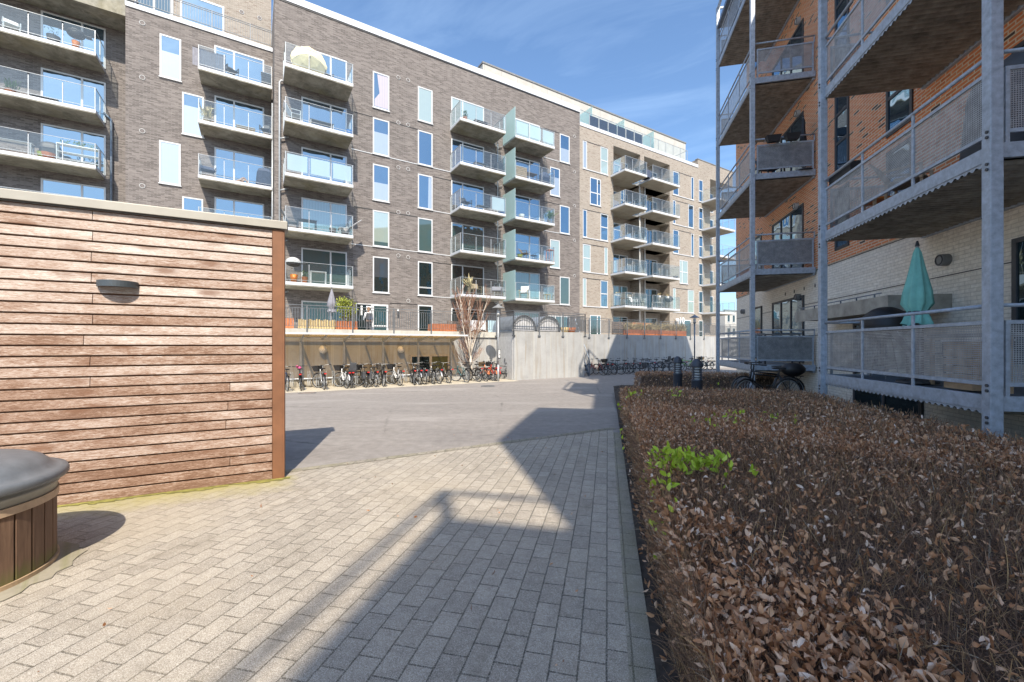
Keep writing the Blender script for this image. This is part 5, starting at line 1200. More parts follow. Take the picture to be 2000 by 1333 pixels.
def bollard(px, Y, label):
    X = (px-1000)/FPX*Y; zb = -.02; t = thing('bollard_lamp', label, 'bollard lamp', (X, Y, zb), 'W', 'bollard lamps in the hedge bed'); dm = MT['bollard']
    top = 1.36; r = .115
    m = MB(); m.lathe([(r, 0), (r, .86), (r+.008, .87), (r+.008, .90), (r-.02, .905)], (X, Y, 0), 24); m.build('post', dm, t, smooth=True)
    m = MB(); m.lathe([(r-.03, .90), (r-.03, 1.17)], (X, Y, 0), 20); m.build('lens', plain('frosted_lens', (.55, .60, .64), .25), t, smooth=True)
    m = MB()
    for k in range(4): m.lathe([(r-.026, .945+.058*k), (r+.002, .935+.058*k), (r+.002, .945+.058*k), (r-.026, .957+.058*k)], (X, Y, 0), 24)
    for k in range(4):
        a = 2*PI*k/4+.5; m.bar((X+(r-.008)*math.cos(a), Y+(r-.008)*math.sin(a), .9), (X+(r-.008)*math.cos(a), Y+(r-.008)*math.sin(a), 1.18), .022)
    m.build('louvre', dm, t)
    m = MB(); m.lathe([(r-.03, 1.168), (r+.012, 1.168), (r+.014, 1.19), (r+.006, 1.24), (r-.02, 1.295), (r-.06, 1.335), (.03, 1.355), (0, 1.358)], (X, Y, 0), 28); m.build('cap', dm, t, smooth=True)
MT['bollard'] = plain('anthracite_powder_coat', (.045, .055, .075), .5, .1, var=.2)
bollard(1323.5, 11.3, 'dark dome-topped bollard lamp, the farther of two at the end of the hedge bed'); bollard(1361, 9.25, 'dark dome-topped bollard lamp, the nearer and larger of two at the end of the hedge')
# young multi-stemmed birch
def birch():
    Rn = random.Random(19); c = CS-.75; u = gu(919, c); P0 = FM['G'] @ Vector((u, c, 0)); P0.z = ground(P0.x, P0.y)-.05
    t = thing('birch_tree', 'leafless young birch with pale trunk and reddish twigs growing by the shelter end', 'tree', P0)
    tr = MB(); lm = MB(); tw = MB()
    base = P0.copy(); fork = base+Vector((-.02, 0, 1.5)); tr.tube([base, base+Vector((.03, 0, .7)), fork], [.085, .075, .065], 10)
    def grow(p, d, L, r, lvl):
        pts = [p]; n = 5; q = p.copy(); dd = d.copy()
        for i in range(n):
            dd = (dd+Vector((Rn.gauss(0, .06), Rn.gauss(0, .06), .07 if lvl else .09))).normalized(); q = q+dd*(L/n); pts.append(q.copy())
        rs = [max(.003, r*(1-.72*i/n)) for i in range(n+1)]
        (tr if lvl == 0 else lm if lvl == 1 else tw).tube(pts, rs, 6 if lvl < 2 else 4)
        if lvl < 3:
            k = {0: 11, 1: 9, 2: 4}[lvl]
            for i in range(k):
                f = .18+.80*i/k+.08*Rn.random(); f = min(f, .98); a = pts[int(f*n)].lerp(pts[min(int(f*n)+1, n)], f*n-int(f*n)); az = Rn.random()*2*PI; sp = .50 if lvl == 0 else .42
                nd = (dd*.75+Vector((math.cos(az)*sp, math.sin(az)*sp, .22))).normalized(); grow(a, nd, L*Rn.uniform(.28, .46)*(1.1-.5*f), r*.36, lvl+1)
    for i, (dx, dy, L) in enumerate(((0, 0, 4.2), (-.18, .05, 3.7), (.18, -.06, 3.6), (-.30, -.12, 3.1), (.30, .14, 3.0), (-.1, .22, 3.4), (.12, -.25, 3.2))):
        z0 = 1.1+.12*i; p = base.lerp(fork, min(1, z0/1.5)) if z0 < 1.5 else fork; grow(p, Vector((dx, dy, 1)).normalized(), L*.93, .042 if i else .055, 0)
    for i in range(12):     # low side branches
        az = Rn.random()*2*PI; p = base+Vector((0, 0, .5+.1*i)); grow(p, Vector((math.cos(az)*.75, math.sin(az)*.75, .72)).normalized(), Rn.uniform(.9, 1.6), .016, 1)
    tr.build('trunk', MT['birch'], t, smooth=True); lm.build('limbs', plain('pale_brown_limb', (.40, .29, .21), .8, var=.3), t); tw.build('twigs', MT['twig_red'], t)
birch()
# drain covers in the asphalt
for px, py, lab, mt in ((953, 760, 'dark oval drain cover in the asphalt before the lamp post', 'dark_grey'), (600, 771, 'rusty drain cover in the asphalt before the first bicycles', 'slat_brown')):
    Y = 20.0 if px > 700 else 17.0; X = (px-1000)/FPX*Y; z = ground(X, Y); t = thing('drain_cover', lab, 'drain cover', (X, Y, z)); m = MB(); m.lathe([(0, .012), (.30, .012), (.32, .006)], (X, Y, z), 20); m.build('lid', MT[mt], t); m = MB(); m.ring((X, Y, z+.012), .33, .012, 'z', 20, 4); m.build('rim', MT['mid_grey'], t)
# ------------------------------------------------------------------ person at the entrance door
def skin_body(name, joints, edges, mat, parent, root=0, sub=2):
    me = bpy.data.meshes.new(name); me.from_pydata([j[:3] for j in joints], edges, []); me.update(); o = bpy.data.objects.new(name, me); COL.objects.link(o); o.parent = parent; me.materials.append(mat)
    s = o.modifiers.new('skin', 'SKIN'); sv = me.skin_vertices[0].data
    for i, j in enumerate(joints): sv[i].radius = (j[3], j[4] if len(j) > 4 else j[3]); sv[i].use_root = (i == root)
    s.use_smooth_shade = True; b = o.modifiers.new('subdivision', 'SUBSURF'); b.levels = sub; b.render_levels = sub
    dg = bpy.context.evaluated_depsgraph_get(); me2 = bpy.data.meshes.new_from_object(o.evaluated_get(dg)); o.modifiers.clear(); o.data = me2; ORG[o.name] = Vector((0, 0, 0)); return o
SKIN = MT['skin']
def person_door():
    c = 26.55; u = gu(720, c); P = FM['G'] @ Vector((u, c, ZT-.25)); t = thing('person', 'person in white top and dark trousers with dark backpack facing the entrance door', 'person', (0, 0, 0)); t.location = P; t.rotation_euler = (0, 0, FROT['G']+rad(8))
    J = [(0, 0, .93, .145, .10), (0, 0, 1.12, .13, .095), (0, .01, 1.32, .165, .105), (0, .01, 1.44, .12, .085), (0, .015, 1.50, .05), (0, .03, 1.58, .065, .075), (0, .03, 1.67, .085, .098), (0, .03, 1.75, .06, .075),
         (-.19, 0, 1.41, .06), (-.25, .03, 1.14, .043), (-.22, .22, 1.02, .032), (-.20, .30, 1.02, .024), (.19, 0, 1.41, .06), (.27, .02, 1.14, .043), (.27, .10, .92, .032), (.27, .12, .84, .024),
         (-.09, 0, .84, .085), (-.10, .02, .48, .058), (-.10, -.02, .09, .042), (-.11, .12, .04, .035), (.09, 0, .84, .085), (.11, .0, .48, .058), (.12, -.05, .09, .042), (.13, .09, .04, .035)]
    E = [(0, 1), (1, 2), (2, 3), (3, 4), (4, 5), (5, 6), (6, 7), (3, 8), (8, 9), (9, 10), (10, 11), (3, 12), (12, 13), (13, 14), (14, 15), (0, 16), (16, 17), (17, 18), (18, 19), (0, 20), (20, 21), (21, 22), (22, 23)]
    skin_body('body', J, E, SKIN, t)
    g = lambda a, k: [(x, y, z, *(q+k for q in r)) for x, y, z, *r in a]
    JT = g([J[0], J[1], J[2], J[3], J[8], J[9], J[10], J[12], J[13], J[14]], .014); skin_body('white_top', JT, [(0, 1), (1, 2), (2, 3), (3, 4), (4, 5), (5, 6), (3, 7), (7, 8), (8, 9)], MT['white_cloth'], t)
    JP = g([J[0], J[16], J[17], J[18], J[20], J[21], J[22]], .016); skin_body('trousers', JP, [(0, 1), (1, 2), (2, 3), (0, 4), (4, 5), (5, 6)], MT['dark_grey'], t)
    for s in (18, 22):
        x, y, z = J[s][:3]; m = MB(); m.hexa([(x-.05, y-.08, 0), (x+.05, y-.08, 0), (x+.05, y+.19, 0), (x-.05, y+.19, 0), (x-.04, y-.07, .10), (x+.04, y-.07, .10), (x+.04, y+.15, .055), (x-.04, y+.15, .055)]); o = m.build('shoe', MT['black'], t, bevel=.015)
    m = MB(); m.sphere((0, .015, 1.70), .112, 14, 9, (.95, 1.05, 1.05)); m.sphere((0, -.03, 1.62), .085, 12, 8, (1.0, .8, 1.2)); m.build('hair', plain('brown_hair', (.30, .17, .09), .7), t, smooth=True)
    m = MB(); m.box(-.16, .16, -.29, -.11, .98, 1.42); b_ = m.build('backpack', MT['dark_grey'], t, bevel=.05); m = MB(); m.box(-.12, .12, -.33, -.292, 1.02, 1.2); m.build('front_pocket', MT['fabric_navy'], b_, bevel=.02)
    for x in (-.11, .11):
        m = MB(); m.tube([(x, -.13, 1.40), (x, -.02, 1.475), (x, .115, 1.40), (x*1.1, .12, 1.2), (x*1.25, -.12, 1.05)], .018, 5); m.build('strap', MT['black'], b_)
person_door()
# ------------------------------------------------------------------ furniture and planting on terraces and balconies
def at(t, u, c, z, rz=0, fr='G', s=1.0):
    t.location = FM[fr] @ Vector((u, c, z)); t.rotation_euler = (0, 0, FROT[fr]+rz); t.scale = (s, s, s); return t
def fold_parasol(label, mat, H=2.1, r=.16, closed_from=.95, tie=True, pole='mid_grey', fray=0):
    t = thing('closed_parasol', label, 'parasol'); m = MB(); m.tube([(0, 0, 0), (0, 0, H)], .022, 8); m.build('pole', MT[pole], t)
    m = MB(); n = 28; prof = [(.012, H-.02), (.05, H-.12), (r*.55, H-.40), (r*.92, H-.72), (r*1.02, H-.90), (r*.62, H-1.02), (r*.80, H-1.10), (r*1.0, H-1.22)]
    base = len(m.v)
    for i, (q, z) in enumerate(prof):
        for k in range(n):
            a = 2*PI*k/n; f = 1+(.20 if i > 1 else .05)*math.cos(8*a+.4*i)*(1.3 if i >= 6 else 1); m.v.append((q*f*math.cos(a), q*f*math.sin(a), z+(.03*math.sin(5*a) if i == 7 else 0)))
    for i in range(len(prof)-1):
        for k in range(n): a = i*n+k; b_ = i*n+(k+1) % n; m.f.append((a, b_, b_+n, a+n)); m.mi.append(0)
    m.build('canopy', mat, t, smooth=True)
    if tie: m = MB(); m.ring((0, 0, H-1.02), r*.66, .012, 'z', 16, 5); m.build('tie', MT['dark_grey'], t)
    m = MB(); m.tube([(0, 0, H-.02), (0, 0, H+.06)], [.03, .012], 8); m.build('finial', MT['black'], t)
    m = MB(); m.lathe([(0, .07), (.05, .07), (.24, .03), (.25, 0)], (0, 0, 0), 20); m.build('foot', MT['dark_grey'], t); return t
def open_parasol(label, mat, H=1.7, R=.95, tilt=0):
    t = thing('open_parasol', label, 'parasol'); m = MB(); m.tube([(0, 0, 0), (0, 0, H)], .02, 8); m.build('pole', MT['white'], t); n = 8; m = MB(); T = Matrix.Translation((0, 0, H-.25)) @ Matrix.Rotation(tilt, 4, 'X')
    def q(v): return tuple(T @ Vector(v))
    for k in range(n):
        a, b_ = 2*PI*k/n, 2*PI*(k+1)/n; mid = (a+b_)/2
        for (r0, z0, r1, z1) in ((0, .42, R*.55, .27), (R*.55, .27, R, 0)): m.quad(q((r0*math.cos(a), r0*math.sin(a), z0)), q((r1*math.cos(a), r1*math.sin(a), z1)), q((r1*math.cos(b_), r1*math.sin(b_), z1)), q((r0*math.cos(b_), r0*math.sin(b_), z0)))
        m.quad(q((R*math.cos(a), R*math.sin(a), 0)), q((R*math.cos(a), R*math.sin(a), -.12)), q((R*.99*math.cos(mid), R*.99*math.sin(mid), -.09)), q((R*math.cos(b_), R*math.sin(b_), -.12)), q((R*math.cos(b_), R*math.sin(b_), 0)))
    m.build('canopy', mat, t); m = MB()
    for k in range(n): a = 2*PI*k/n; m.tube([q((0, 0, .28)), q((R*.97*math.cos(a), R*.97*math.sin(a), .0))], .007, 4)
    m.build('ribs', MT['white'], t); m = MB(); m.sphere(q((0, 0, .44)), .035, 8, 6); m.build('finial', MT['slat_brown'], t); m = MB(); m.lathe([(0, .08), (.22, .05), (.24, 0)], (0, 0, 0), 18); m.build('foot', MT['mid_grey'], t); return t
def chair(label, fm, sm, arms=True, recl=.2, wd=.52, high=.9):
    t = thing('garden_chair', label, 'chair'); w = wd/2; leg = .035
    for x in (-w, w):
        for y in (-.22, .22): m = MB(); m.box(x-leg/2, x+leg/2, y-leg/2, y+leg/2, 0, .42 if y < 0 else .42); m.build('leg', fm, t)
    m = MB(); m.box(-w, w, -.26, .25, .421, .455); m.build('seat', sm, t, bevel=.01)
    m = MB(); m.hexa([(-w, .22, .457), (w, .22, .457), (w, .25, .457), (-w, .25, .457), (-w, .22+recl, high), (w, .22+recl, high), (w, .25+recl, high), (-w, .25+recl, high)]); m.build('backrest', sm, t, bevel=.008)
    if arms:
        for x in (-w-.02, w+.02): m = MB(); m.box(x-.02, x+.02, -.24, .26, .62, .645); m.box(x-.018, x+.018, -.24, -.20, .40, .619); m.build('armrest', fm, t)
    return t
def table(label, top, leg, w=.8, d=.5, h=.68):
    t = thing('garden_table', label, 'table'); m = MB(); m.box(-w/2, w/2, -d/2, d/2, h-.035, h); m.build('tabletop', top, t)
    for x in (-w/2+.04, w/2-.04):
        for y in (-d/2+.04, d/2-.04): m = MB(); m.box(x-.02, x+.02, y-.02, y+.02, 0, h-.037); m.build('leg', leg, t)
    return t
def plant(label, potm, leafm, r=.14, h=.28, fh=.4, n=60, seed=1, spiky=False, sz=.09):
    t = thing('potted_plant', label, 'potted plant'); m = MB(); m.lathe([(0, 0), (r*.75, 0), (r, h), (r*.9, h), (r*.88, h-.03), (0, h-.03)], (0, 0, 0), 18); m.build('pot', potm, t, smooth=False)
    R = np.random.RandomState(seed); P = np.stack([R.normal(0, r*.55, n), R.normal(0, r*.55, n), h+R.uniform(0, fh, n)*(1 if not spiky else .25)], 1); L = np.full(n, sz) if not spiky else R.uniform(.5, 1, n)*fh
    V, F = leaf_mesh(P, L, L*(.5 if not spiky else .09), R, 1.0 if not spiky else .5, .3); np_mesh('leaves', V, F, leafm, t); m = MB(); m.tube([(0, 0, h-.03), (.01, 0, h+fh*.7)], .012, 5); m.build('stem', MT['slat_brown'], t); return t
def cover(label, mat, w=.6, d=.5, h=.85, name='covered_furniture', seed=1):
    t = thing(name, label, 'furniture cover'); m = MB(); n = 28; R = random.Random(seed); prof = [(1.12, 0), (1.0, .12), (.96, .5), (.92, .78), (.75, .93), (.4, 1.0), (0, 1.02)]
    for i, (q, z) in enumerate(prof):
        for k in range(n):
            a = 2*PI*k/n; c_, s_ = math.cos(a), math.sin(a); e = 1/max(abs(c_)**4+abs(s_)**4, 1e-6)**.25; f = q*e*(1+(.05*math.sin(6*a+i)+.03*R.random())*(1-z*.6)); m.v.append((w/2*f*c_, d/2*f*s_, h*z))
    for i in range(len(prof)-1):
        for k in range(n): a = i*n+k; b_ = i*n+(k+1) % n; m.f.append((a, b_, b_+n, a+n)); m.mi.append(0)
    m.build('cover', mat, t, smooth=True); m = MB(); m.tube([(w/2*1.06*math.cos(a)*.98, d/2*1.06*math.sin(a)*.98, .04) for a in np.linspace(0, 2*PI, 20)], .012, 4); m.build('draw_cord', MT['black'], t); return t
def grill(label, lid='black', w=.55, base='black', h=.95):
    t = thing('barbecue_grill', label, 'grill'); m = MB(); m.sphere((0, 0, h-.2), w/2, 20, 10, (1, .75, .55)); m.build('bowl', MT[base], t, smooth=True)
    m = MB(); base0 = len(m.v); m.lathe([(w/2*1.04*math.cos(a), h-.18+w*.42*math.sin(a)) for a in np.linspace(0, PI/2, 7)], (0, 0, 0), 22, .78); l = m.build('lid', MT[lid], t, smooth=True); m = MB(); m.tube([(-.08, -w*.3, h-.06), (-.08, -w*.42, h-.04), (.08, -w*.42, h-.04), (.08, -w*.3, h-.06)], .012, 5); m.build('handle', MT['steel_light'], l)
    for k in range(3): a = 2*PI*k/3+.5; m = MB(); m.tube([(.12*math.cos(a), .1*math.sin(a), h-.42), (.27*math.cos(a), .22*math.sin(a), 0)], .012, 5); m.build('leg', MT['mid_grey'], t)
    m = MB(); m.box(w/2+.0, w/2+.25, -.15, .15, h-.2, h-.18); m.build('side_shelf', MT['dark_grey'], t); return t
def crate(label, mat, w=.5, d=.35, h=.45, name='slatted_box', cat='box'):
    t = thing(name, label, cat); m = MB(); n = 6
    for i in range(n): z = h*i/n; m.box(-w/2, w/2, -d/2, d/2, z+.008, z+h/n-.008)
    m.build('slats', mat, t); m = MB(); m.box(-w/2-.02, w/2+.02, -d/2-.02, d/2+.02, h, h+.03); m.build('lid', MT['white_cloth'], t); return t
def bowl(label, mat, r=.2, h=.16, name='bowl', cat='bowl'):
    t = thing(name, label, cat); m = MB(); m.lathe([(0, 0), (r*.7, 0), (r, h), (r*.94, h), (r*.66, .02), (0, .02)], (0, 0, 0), 18); m.build('body', mat, t, smooth=True); m = MB(); m.ring((0, 0, h), r*.97, .012, 'z', 18, 5); m.build('rim', mat, t); return t
def bench(label, mat, w=1.1, h=.45):
    t = thing('garden_bench', label, 'bench'); m = MB()
    for y in (-.15, -.02, .11): m.box(-w/2, w/2, y-.05, y+.05, h-.03, h)
    m.build('seat', mat, t)
    for x in (-w/2+.06, w/2-.06): m = MB(); m.box(x-.03, x+.03, -.2, -.15, 0, h-.032); m.box(x-.03, x+.03, .11, .16, 0, h-.032); m.box(x-.03, x+.03, -.148, .108, h-.12, h-.06); m.build('leg', mat, t)
    return t
ZB = lambda j: FF(j)-.002
W_, D_ = MT['white'], MT['dark_grey']
cI = CF+.55; cM_ = C0-.7
# column of balconies nearest the corner
at(open_parasol('open cream parasol tilted on the top balcony of the dark block', MT['cream_cloth'], 1.02, .95, rad(84)), gu(604, cI), cI, ZB(5))
at(chair('dark high-backed chair behind the cream parasol', D_, MT['mid_grey'], recl=.25, high=1.0), gu(640, cI), cI+.3, ZB(5), .5)
at(chair('white framed deck chair on the balcony below the cream parasol', W_, MT['white_cloth'], recl=.35, high=1.0, wd=.7), gu(577, cI), cI, ZB(4), PI/2)
at(table('low glass-topped table with white frame in the middle of that balcony', MT['rail_grey'], W_, 1.25, .5, .42), gu(628, cI), cI-.05, ZB(4))
at(bowl('blue and white bucket in the balcony corner beside the glass-topped table', MT['blue_plastic'], .17, .36, 'bucket', 'bucket'), gu(681, cI), cI-.1, ZB(4))
at(chair('grey high-backed chair by the dark table on the second lowest corner balcony', D_, MT['mid_grey'], recl=.3, high=1.05), gu(572, cI), cI+.2, ZB(2), PI/2)
at(table('long dark table beside the grey high-backed chair', D_, D_, 1.0, .6, .68), gu(600, cI), cI+.2, ZB(2))
at(chair('white sling lounge chair lifted high at the end of the balcony', W_, MT['white_cloth'], arms=False, recl=.75, wd=.62, high=1.05), gu(670, cI), cI, ZB(2), -PI/2)
for px, s, w in ((648, 1, 'left'), (672, 1.25, 'right')):
    at(bowl('wide grey pot under the white lounge chair' if s > 1 else 'smaller grey pot beside the white lounge chair', MT['mid_grey'], .2*s, .28*s, 'plant_pot', 'pot'), gu(px, cI), cI-.32, ZB(2))
at(grill('pale-lidded barbecue with an orange sack before it on the lowest corner balcony', 'light_grey', .75, 'black', 1.3), gu(573, cI), cI, ZB(1))
at(bowl('orange sack-like bucket before the pale-lidded barbecue', MT['orange'], .2, .4, 'bucket', 'bucket'), gu(573, cI), CF+.2, ZB(1))
at(table('white side table on the lowest corner balcony', W_, W_, .85, .4, .72), gu(621, cI), cI-.1, ZB(1))
at(plant('terracotta pot with pale flowers beside the white side table', MT['terracotta'], MT['leaf_green'], .16, .34, .3, 40, 3), gu(594, cI), CF+.25, ZB(1))
# second and third columns
at(plant('bushy green plant in the corner of the top balcony with the clear glass', MT['terracotta'], MT['leaf_green'], .16, .25, .4, 90, 5), gu(905, cI), CF+.28, ZB(5))
at(bench('low dark bench on the top balcony of the second column', D_, 1.0, .4), gu(938, cI), cI, ZB(5))
at(cover('rounded black cover over furniture on the balcony of the second column', D_, .7, .6, .85, seed=4), gu(974, cI), cI, ZB(4))
at(bench('pale bench beside the rounded black cover', MT['rail_grey'], 1.0, .42), gu(938, cI), cI, ZB(4))
at(chair('dark wicker armchair behind the clear glass of the balcony with one white panel', D_, D_, recl=.12, wd=.65, high=.85), gu(910, cI), cI, ZB(3), .3)
at(table('low grey table beside the dark wicker armchair', MT['mid_grey'], MT['mid_grey'], .9, .5, .4), gu(942, cI), cI, ZB(3))
at(bowl('bright blue bowl on the balcony floor by the white panel', MT['blue_plastic'], .24, .2), gu(976, cI), CF+.3, ZB(3))
at(chair('round-backed rattan armchair above the birch', MT['rattan'], MT['rattan'], recl=.08, wd=.62, high=.85), gu(928, cI), cI-.1, ZB(1), .05)
at(chair('grey-green padded armchair beside the rattan one', MT['grey_cloth'], MT['grey_cloth'], recl=.1, wd=.66, high=.8), gu(970, cI), cI, ZB(1), -.5)
at(plant('tall dry grasses in a pale jar next to the rattan armchair', MT['rattan'], MT['straw'], .12, .5, .9, 26, 8, True), gu(914, cI), CF+.35, ZB(1))
at(crate('pale slatted wooden box with white lid by the frosted screen', MT['bare_wood'], .95, .5, .8), gu(1014, cI), cI-.1, ZB(4))
at(table('brown wooden table behind the slatted wooden box', MT['slat_brown'], MT['slat_brown'], .9, .6, .6), gu(1036, cI), cI, ZB(4))
at(cover('navy cover over tall furniture at the end of the balcony', MT['fabric_navy'], .8, .6, 1.1, seed=6), gu(1066, cI), cI+.2, ZB(4))
at(plant('green plant with upright leaves at the right end of the middle balcony', MT['mid_grey'], MT['leaf_green'], .15, .3, .8, 40, 9, True), gu(1070, cI), CF+.4, ZB(3))
at(bowl('white bowl-shaped pot on the middle balcony behind the frosted screen', W_, .22, .3, 'plant_pot', 'pot'), gu(1016, cI), CF+.35, ZB(3))
at(chair('brown folding chair with an open back on the sunny balcony', MT['slat_brown'], MT['slat_brown'], recl=.25, high=.85), gu(1026, cI), cI, ZB(2), .6)
at(bowl('yellow basket beside the brown folding chair', MT['leaf_yellow'], .22, .25, 'basket', 'basket'), gu(1012, cI), CF+.3, ZB(2))
at(table('tall reddish bar stool table at the balcony end', MT['terracotta'], MT['terracotta'], .5, .45, 1.0), gu(1074, cI), cI, ZB(2))
at(chair('pale wooden director chair with white back on the lowest balcony', MT['pine'], MT['white_cloth'], recl=.06, wd=.6, high=.98), gu(1022, cI), cI-.1, ZB(1), -.8)
at(table('small pale wooden stool beside the director chair', MT['pine'], MT['pine'], .42, .4, .45), gu(1066, cI), CF+.4, ZB(1))
# middle bay (recessed) and the bay at the picture edge
cJ = CMF+.5
zmid = {j: gz(386.5, {5: 129, 4: 234, 3: 342, 2: 446}[j], CMF)+.045 for j in (5, 4, 3, 2)}
t = thing('fabric_screen', 'dark grey fabric screen tied inside the balcony glass', 'screen'); m = MB(); 
for i in range(14): m.box(-.75+i*.107, -.65+i*.107, .0+.012*math.sin(i), .01+.012*math.sin(i), .05, 1.0+.03*math.sin(i*.7))
m.build('cloth', MT['grey_cloth'], t); m = MB(); m.tube([(-.76, 0, 1.03), (.76, 0, 1.03)], .012, 5); m.build('cord', D_, t); at(t, gu(410, cJ), CMF+.16, zmid[5])
at(chair('dark folding armchair by the fabric screen', D_, D_, recl=.2), gu(452, cJ), cJ, zmid[5], .4)
at(crate('dark slatted chest at the end of the same balcony', D_, .5, .4, .8), gu(520, cJ), cJ, zmid[5])
at(plant('dry fan palm in a basket beside the pale window', MT['rattan'], MT['straw'], .2, .3, .7, 40, 11, True), gu(405, cJ), CMF+.45, zmid[4])
at(crate('low wicker crate on the middle bay balcony', MT['rattan'], .9, .3, .28), gu(480, cJ), CMF+.4, zmid[4])
at(chair('stack-like dark folding chair at the end of the same middle balcony', D_, D_, recl=.1), gu(520, cJ), cJ, zmid[4], -.4)
at(chair('blue-grey armchair under the open door pane', MT['grey_cloth'], MT['fabric_navy'], recl=.12, wd=.7, high=.8), gu(405, cJ), cJ, zmid[3], .2)
at(cover('navy draped furniture cover at the end of the lower middle balcony', MT['fabric_navy'], .85, .6, 1.15, seed=9), gu(517, cJ), cJ, zmid[3])
# bare knees of someone lying on that balcony
tp = thing('person', 'person lying on the middle balcony, only bent bare knees in view', 'person'); at(tp, gu(463, cJ), CMF+.75, zmid[3])
skin_body('body', [(.0, .0, .14, .13, .10), (-.45, 0, .15, .14, .10), (-.62, 0, .16, .05), (-.78, 0, .17, .09), (.0, -.10, .14, .085), (.34, -.12, .46, .062), (.62, -.10, .08, .042), (.78, -.10, .05, .03), (0, .10, .14, .085), (.40, .13, .44, .062), (.66, .10, .08, .042), (.82, .10, .05, .03), (-.42, -.2, .13, .05), (-.15, -.27, .08, .038), (.05, -.26, .06, .028), (-.42, .2, .13, .05), (-.15, .27, .08, .038), (.05, .26, .06, .028)],
          [(0, 1), (1, 2), (2, 3), (0, 4), (4, 5), (5, 6), (6, 7), (0, 8), (8, 9), (9, 10), (10, 11), (1, 12), (12, 13), (13, 14), (1, 15), (15, 16), (16, 17)], SKIN, tp)
skin_body('shorts', [(0, 0, .14, .15, .12), (-.08, 0, .14, .15, .12), (.0, -.10, .15, .10), (.12, -.11, .26, .088), (0, .10, .15, .10), (.14, .11, .26, .088)], [(0, 1), (0, 2), (2, 3), (0, 4), (4, 5)], MT['fabric_navy'], tp)
cK = CLF+.55
zl = {j: gz(187, y, CLF)+.045 for j, y in ((5, 104), (4, 216), (3, 325))}
at(grill('black kettle barbecue with its lid up on the top left balcony', 'black', .7, 'black', 1.05), gu(150, cK), cK-.1, zl[5])
at(bowl('orange gas bottle base under the black kettle barbecue', MT['orange'], .16, .36, 'gas_bottle', 'gas bottle'), gu(153, cK), CLF+.2, zl[5])
at(plant('leafless shrub in a dark round pot beside the barbecue', D_, MT['leaf_green'], .26, .45, .35, 25, 12), gu(106, cK), cK-.1, zl[5])
at(chair('white chair at the left edge of the top balcony', W_, W_, recl=.15), gu(22, cK), cK, zl[5], .4)
at(plant('agave-like green plant in the sun on the second left balcony', MT['terracotta'], MT['leaf_green'], .2, .2, .55, 40, 13, True), gu(24, cK), cK-.2, zl[4])
at(bench('low dark bench on the second left balcony', D_, 1.0, .25), gu(88, cK), cK, zl[4])
at(bench('pale grey cushioned bench at the picture edge', MT['light_grey'], 1.6, .7), gu(20, cK), cK, zl[3])
at(cover('dark cover over a chair behind the orange pots', D_, .8, .6, 1.0, seed=14), gu(96, cK), cK+.2, zl[3])
at(bowl('wide terracotta pot by the dark cover', MT['terracotta'], .3, .3, 'plant_pot', 'pot'), gu(97, cK), CLF+.35, zl[3])
at(bowl('yellow bucket next to the wide terracotta pot', MT['leaf_yellow'], .18, .3, 'bucket', 'bucket'), gu(86, cK), CLF+.3, zl[3])
t = thing('plant_shelf', 'white three-tier shelf with plants at the balcony end', 'shelf'); m = MB()
for z in (.12, .5, .9): m.box(-.8, .8, -.18, .18, z, z+.03)
m.build('tier', W_, t); m = MB()
for x in (-.78, .78): m.box(x-.02, x+.02, -.17, .17, 0, .118); m.box(x-.02, x+.02, -.17, .17, .152, .498); m.box(x-.02, x+.02, -.17, .17, .532, .898)
m.build('upright', W_, t); R = np.random.RandomState(4); P = np.stack([R.uniform(-.7, .7, 90), R.uniform(-.12, .12, 90), .94+R.uniform(0, .2, 90)], 1); V, F = leaf_mesh(P, np.full(90, .12), np.full(90, .04), R, .9, .3); np_mesh('foliage', V, F, MT['leaf_green'], t); at(t, gu(156, cK), cK-.1, zl[3])
# tan block balconies
cT = CT+.6
at(plant('tall dry flower head in a pot on the lowest tan balcony', MT['slat_brown'], MT['straw'], .2, .9, .35, 50, 21), gu(1206, cT+.6), cT+.6, ZB(1))
at(table('dark covered table on the lowest tan balcony', D_, D_, 1.2, .7, .75), gu(1224, cT), cT+.4, ZB(1))
at(chair('white chair behind the dark covered table', W_, W_, recl=.15), gu(1240, cT), cT+.1, ZB(1), .3)
at(chair('black folding chair at the corner of the lowest tan balcony', D_, D_, recl=.15), gu(1252, cT), cT+.1, ZB(1), -.3)
at(grill('dark teal gas barbecue on the right-hand tan balcony', 'black', .9, 'dark_grey', 1.1), gu(1306, cT), cT, ZB(1))
at(bench('pale sofa on the right-hand tan balcony', MT['light_grey'], 1.4, .6), gu(1285, cT+.3), cT+.3, ZB(1))
for px in (1287, 1303): at(plant('white railing pot with dry grass on the right-hand tan balcony, ' + ('nearer the brick pier' if px == 1287 else 'above the barbecue'), W_, MT['straw'], .18, .16, .2, 30, px), gu(px, CT+.15), CT+.14, ZB(1)+.95)
at(cover('blue-grey covered chair on the top tan balcony', MT['fabric_navy'], .7, .6, .8, seed=31), gu(1262, cT), cT, ZB(5))
at(bowl('dark shallow pot hanging at the end of the second tan balcony', D_, .25, .2, 'plant_pot', 'pot'), gu(1316, cT), cT-.2, ZB(2))
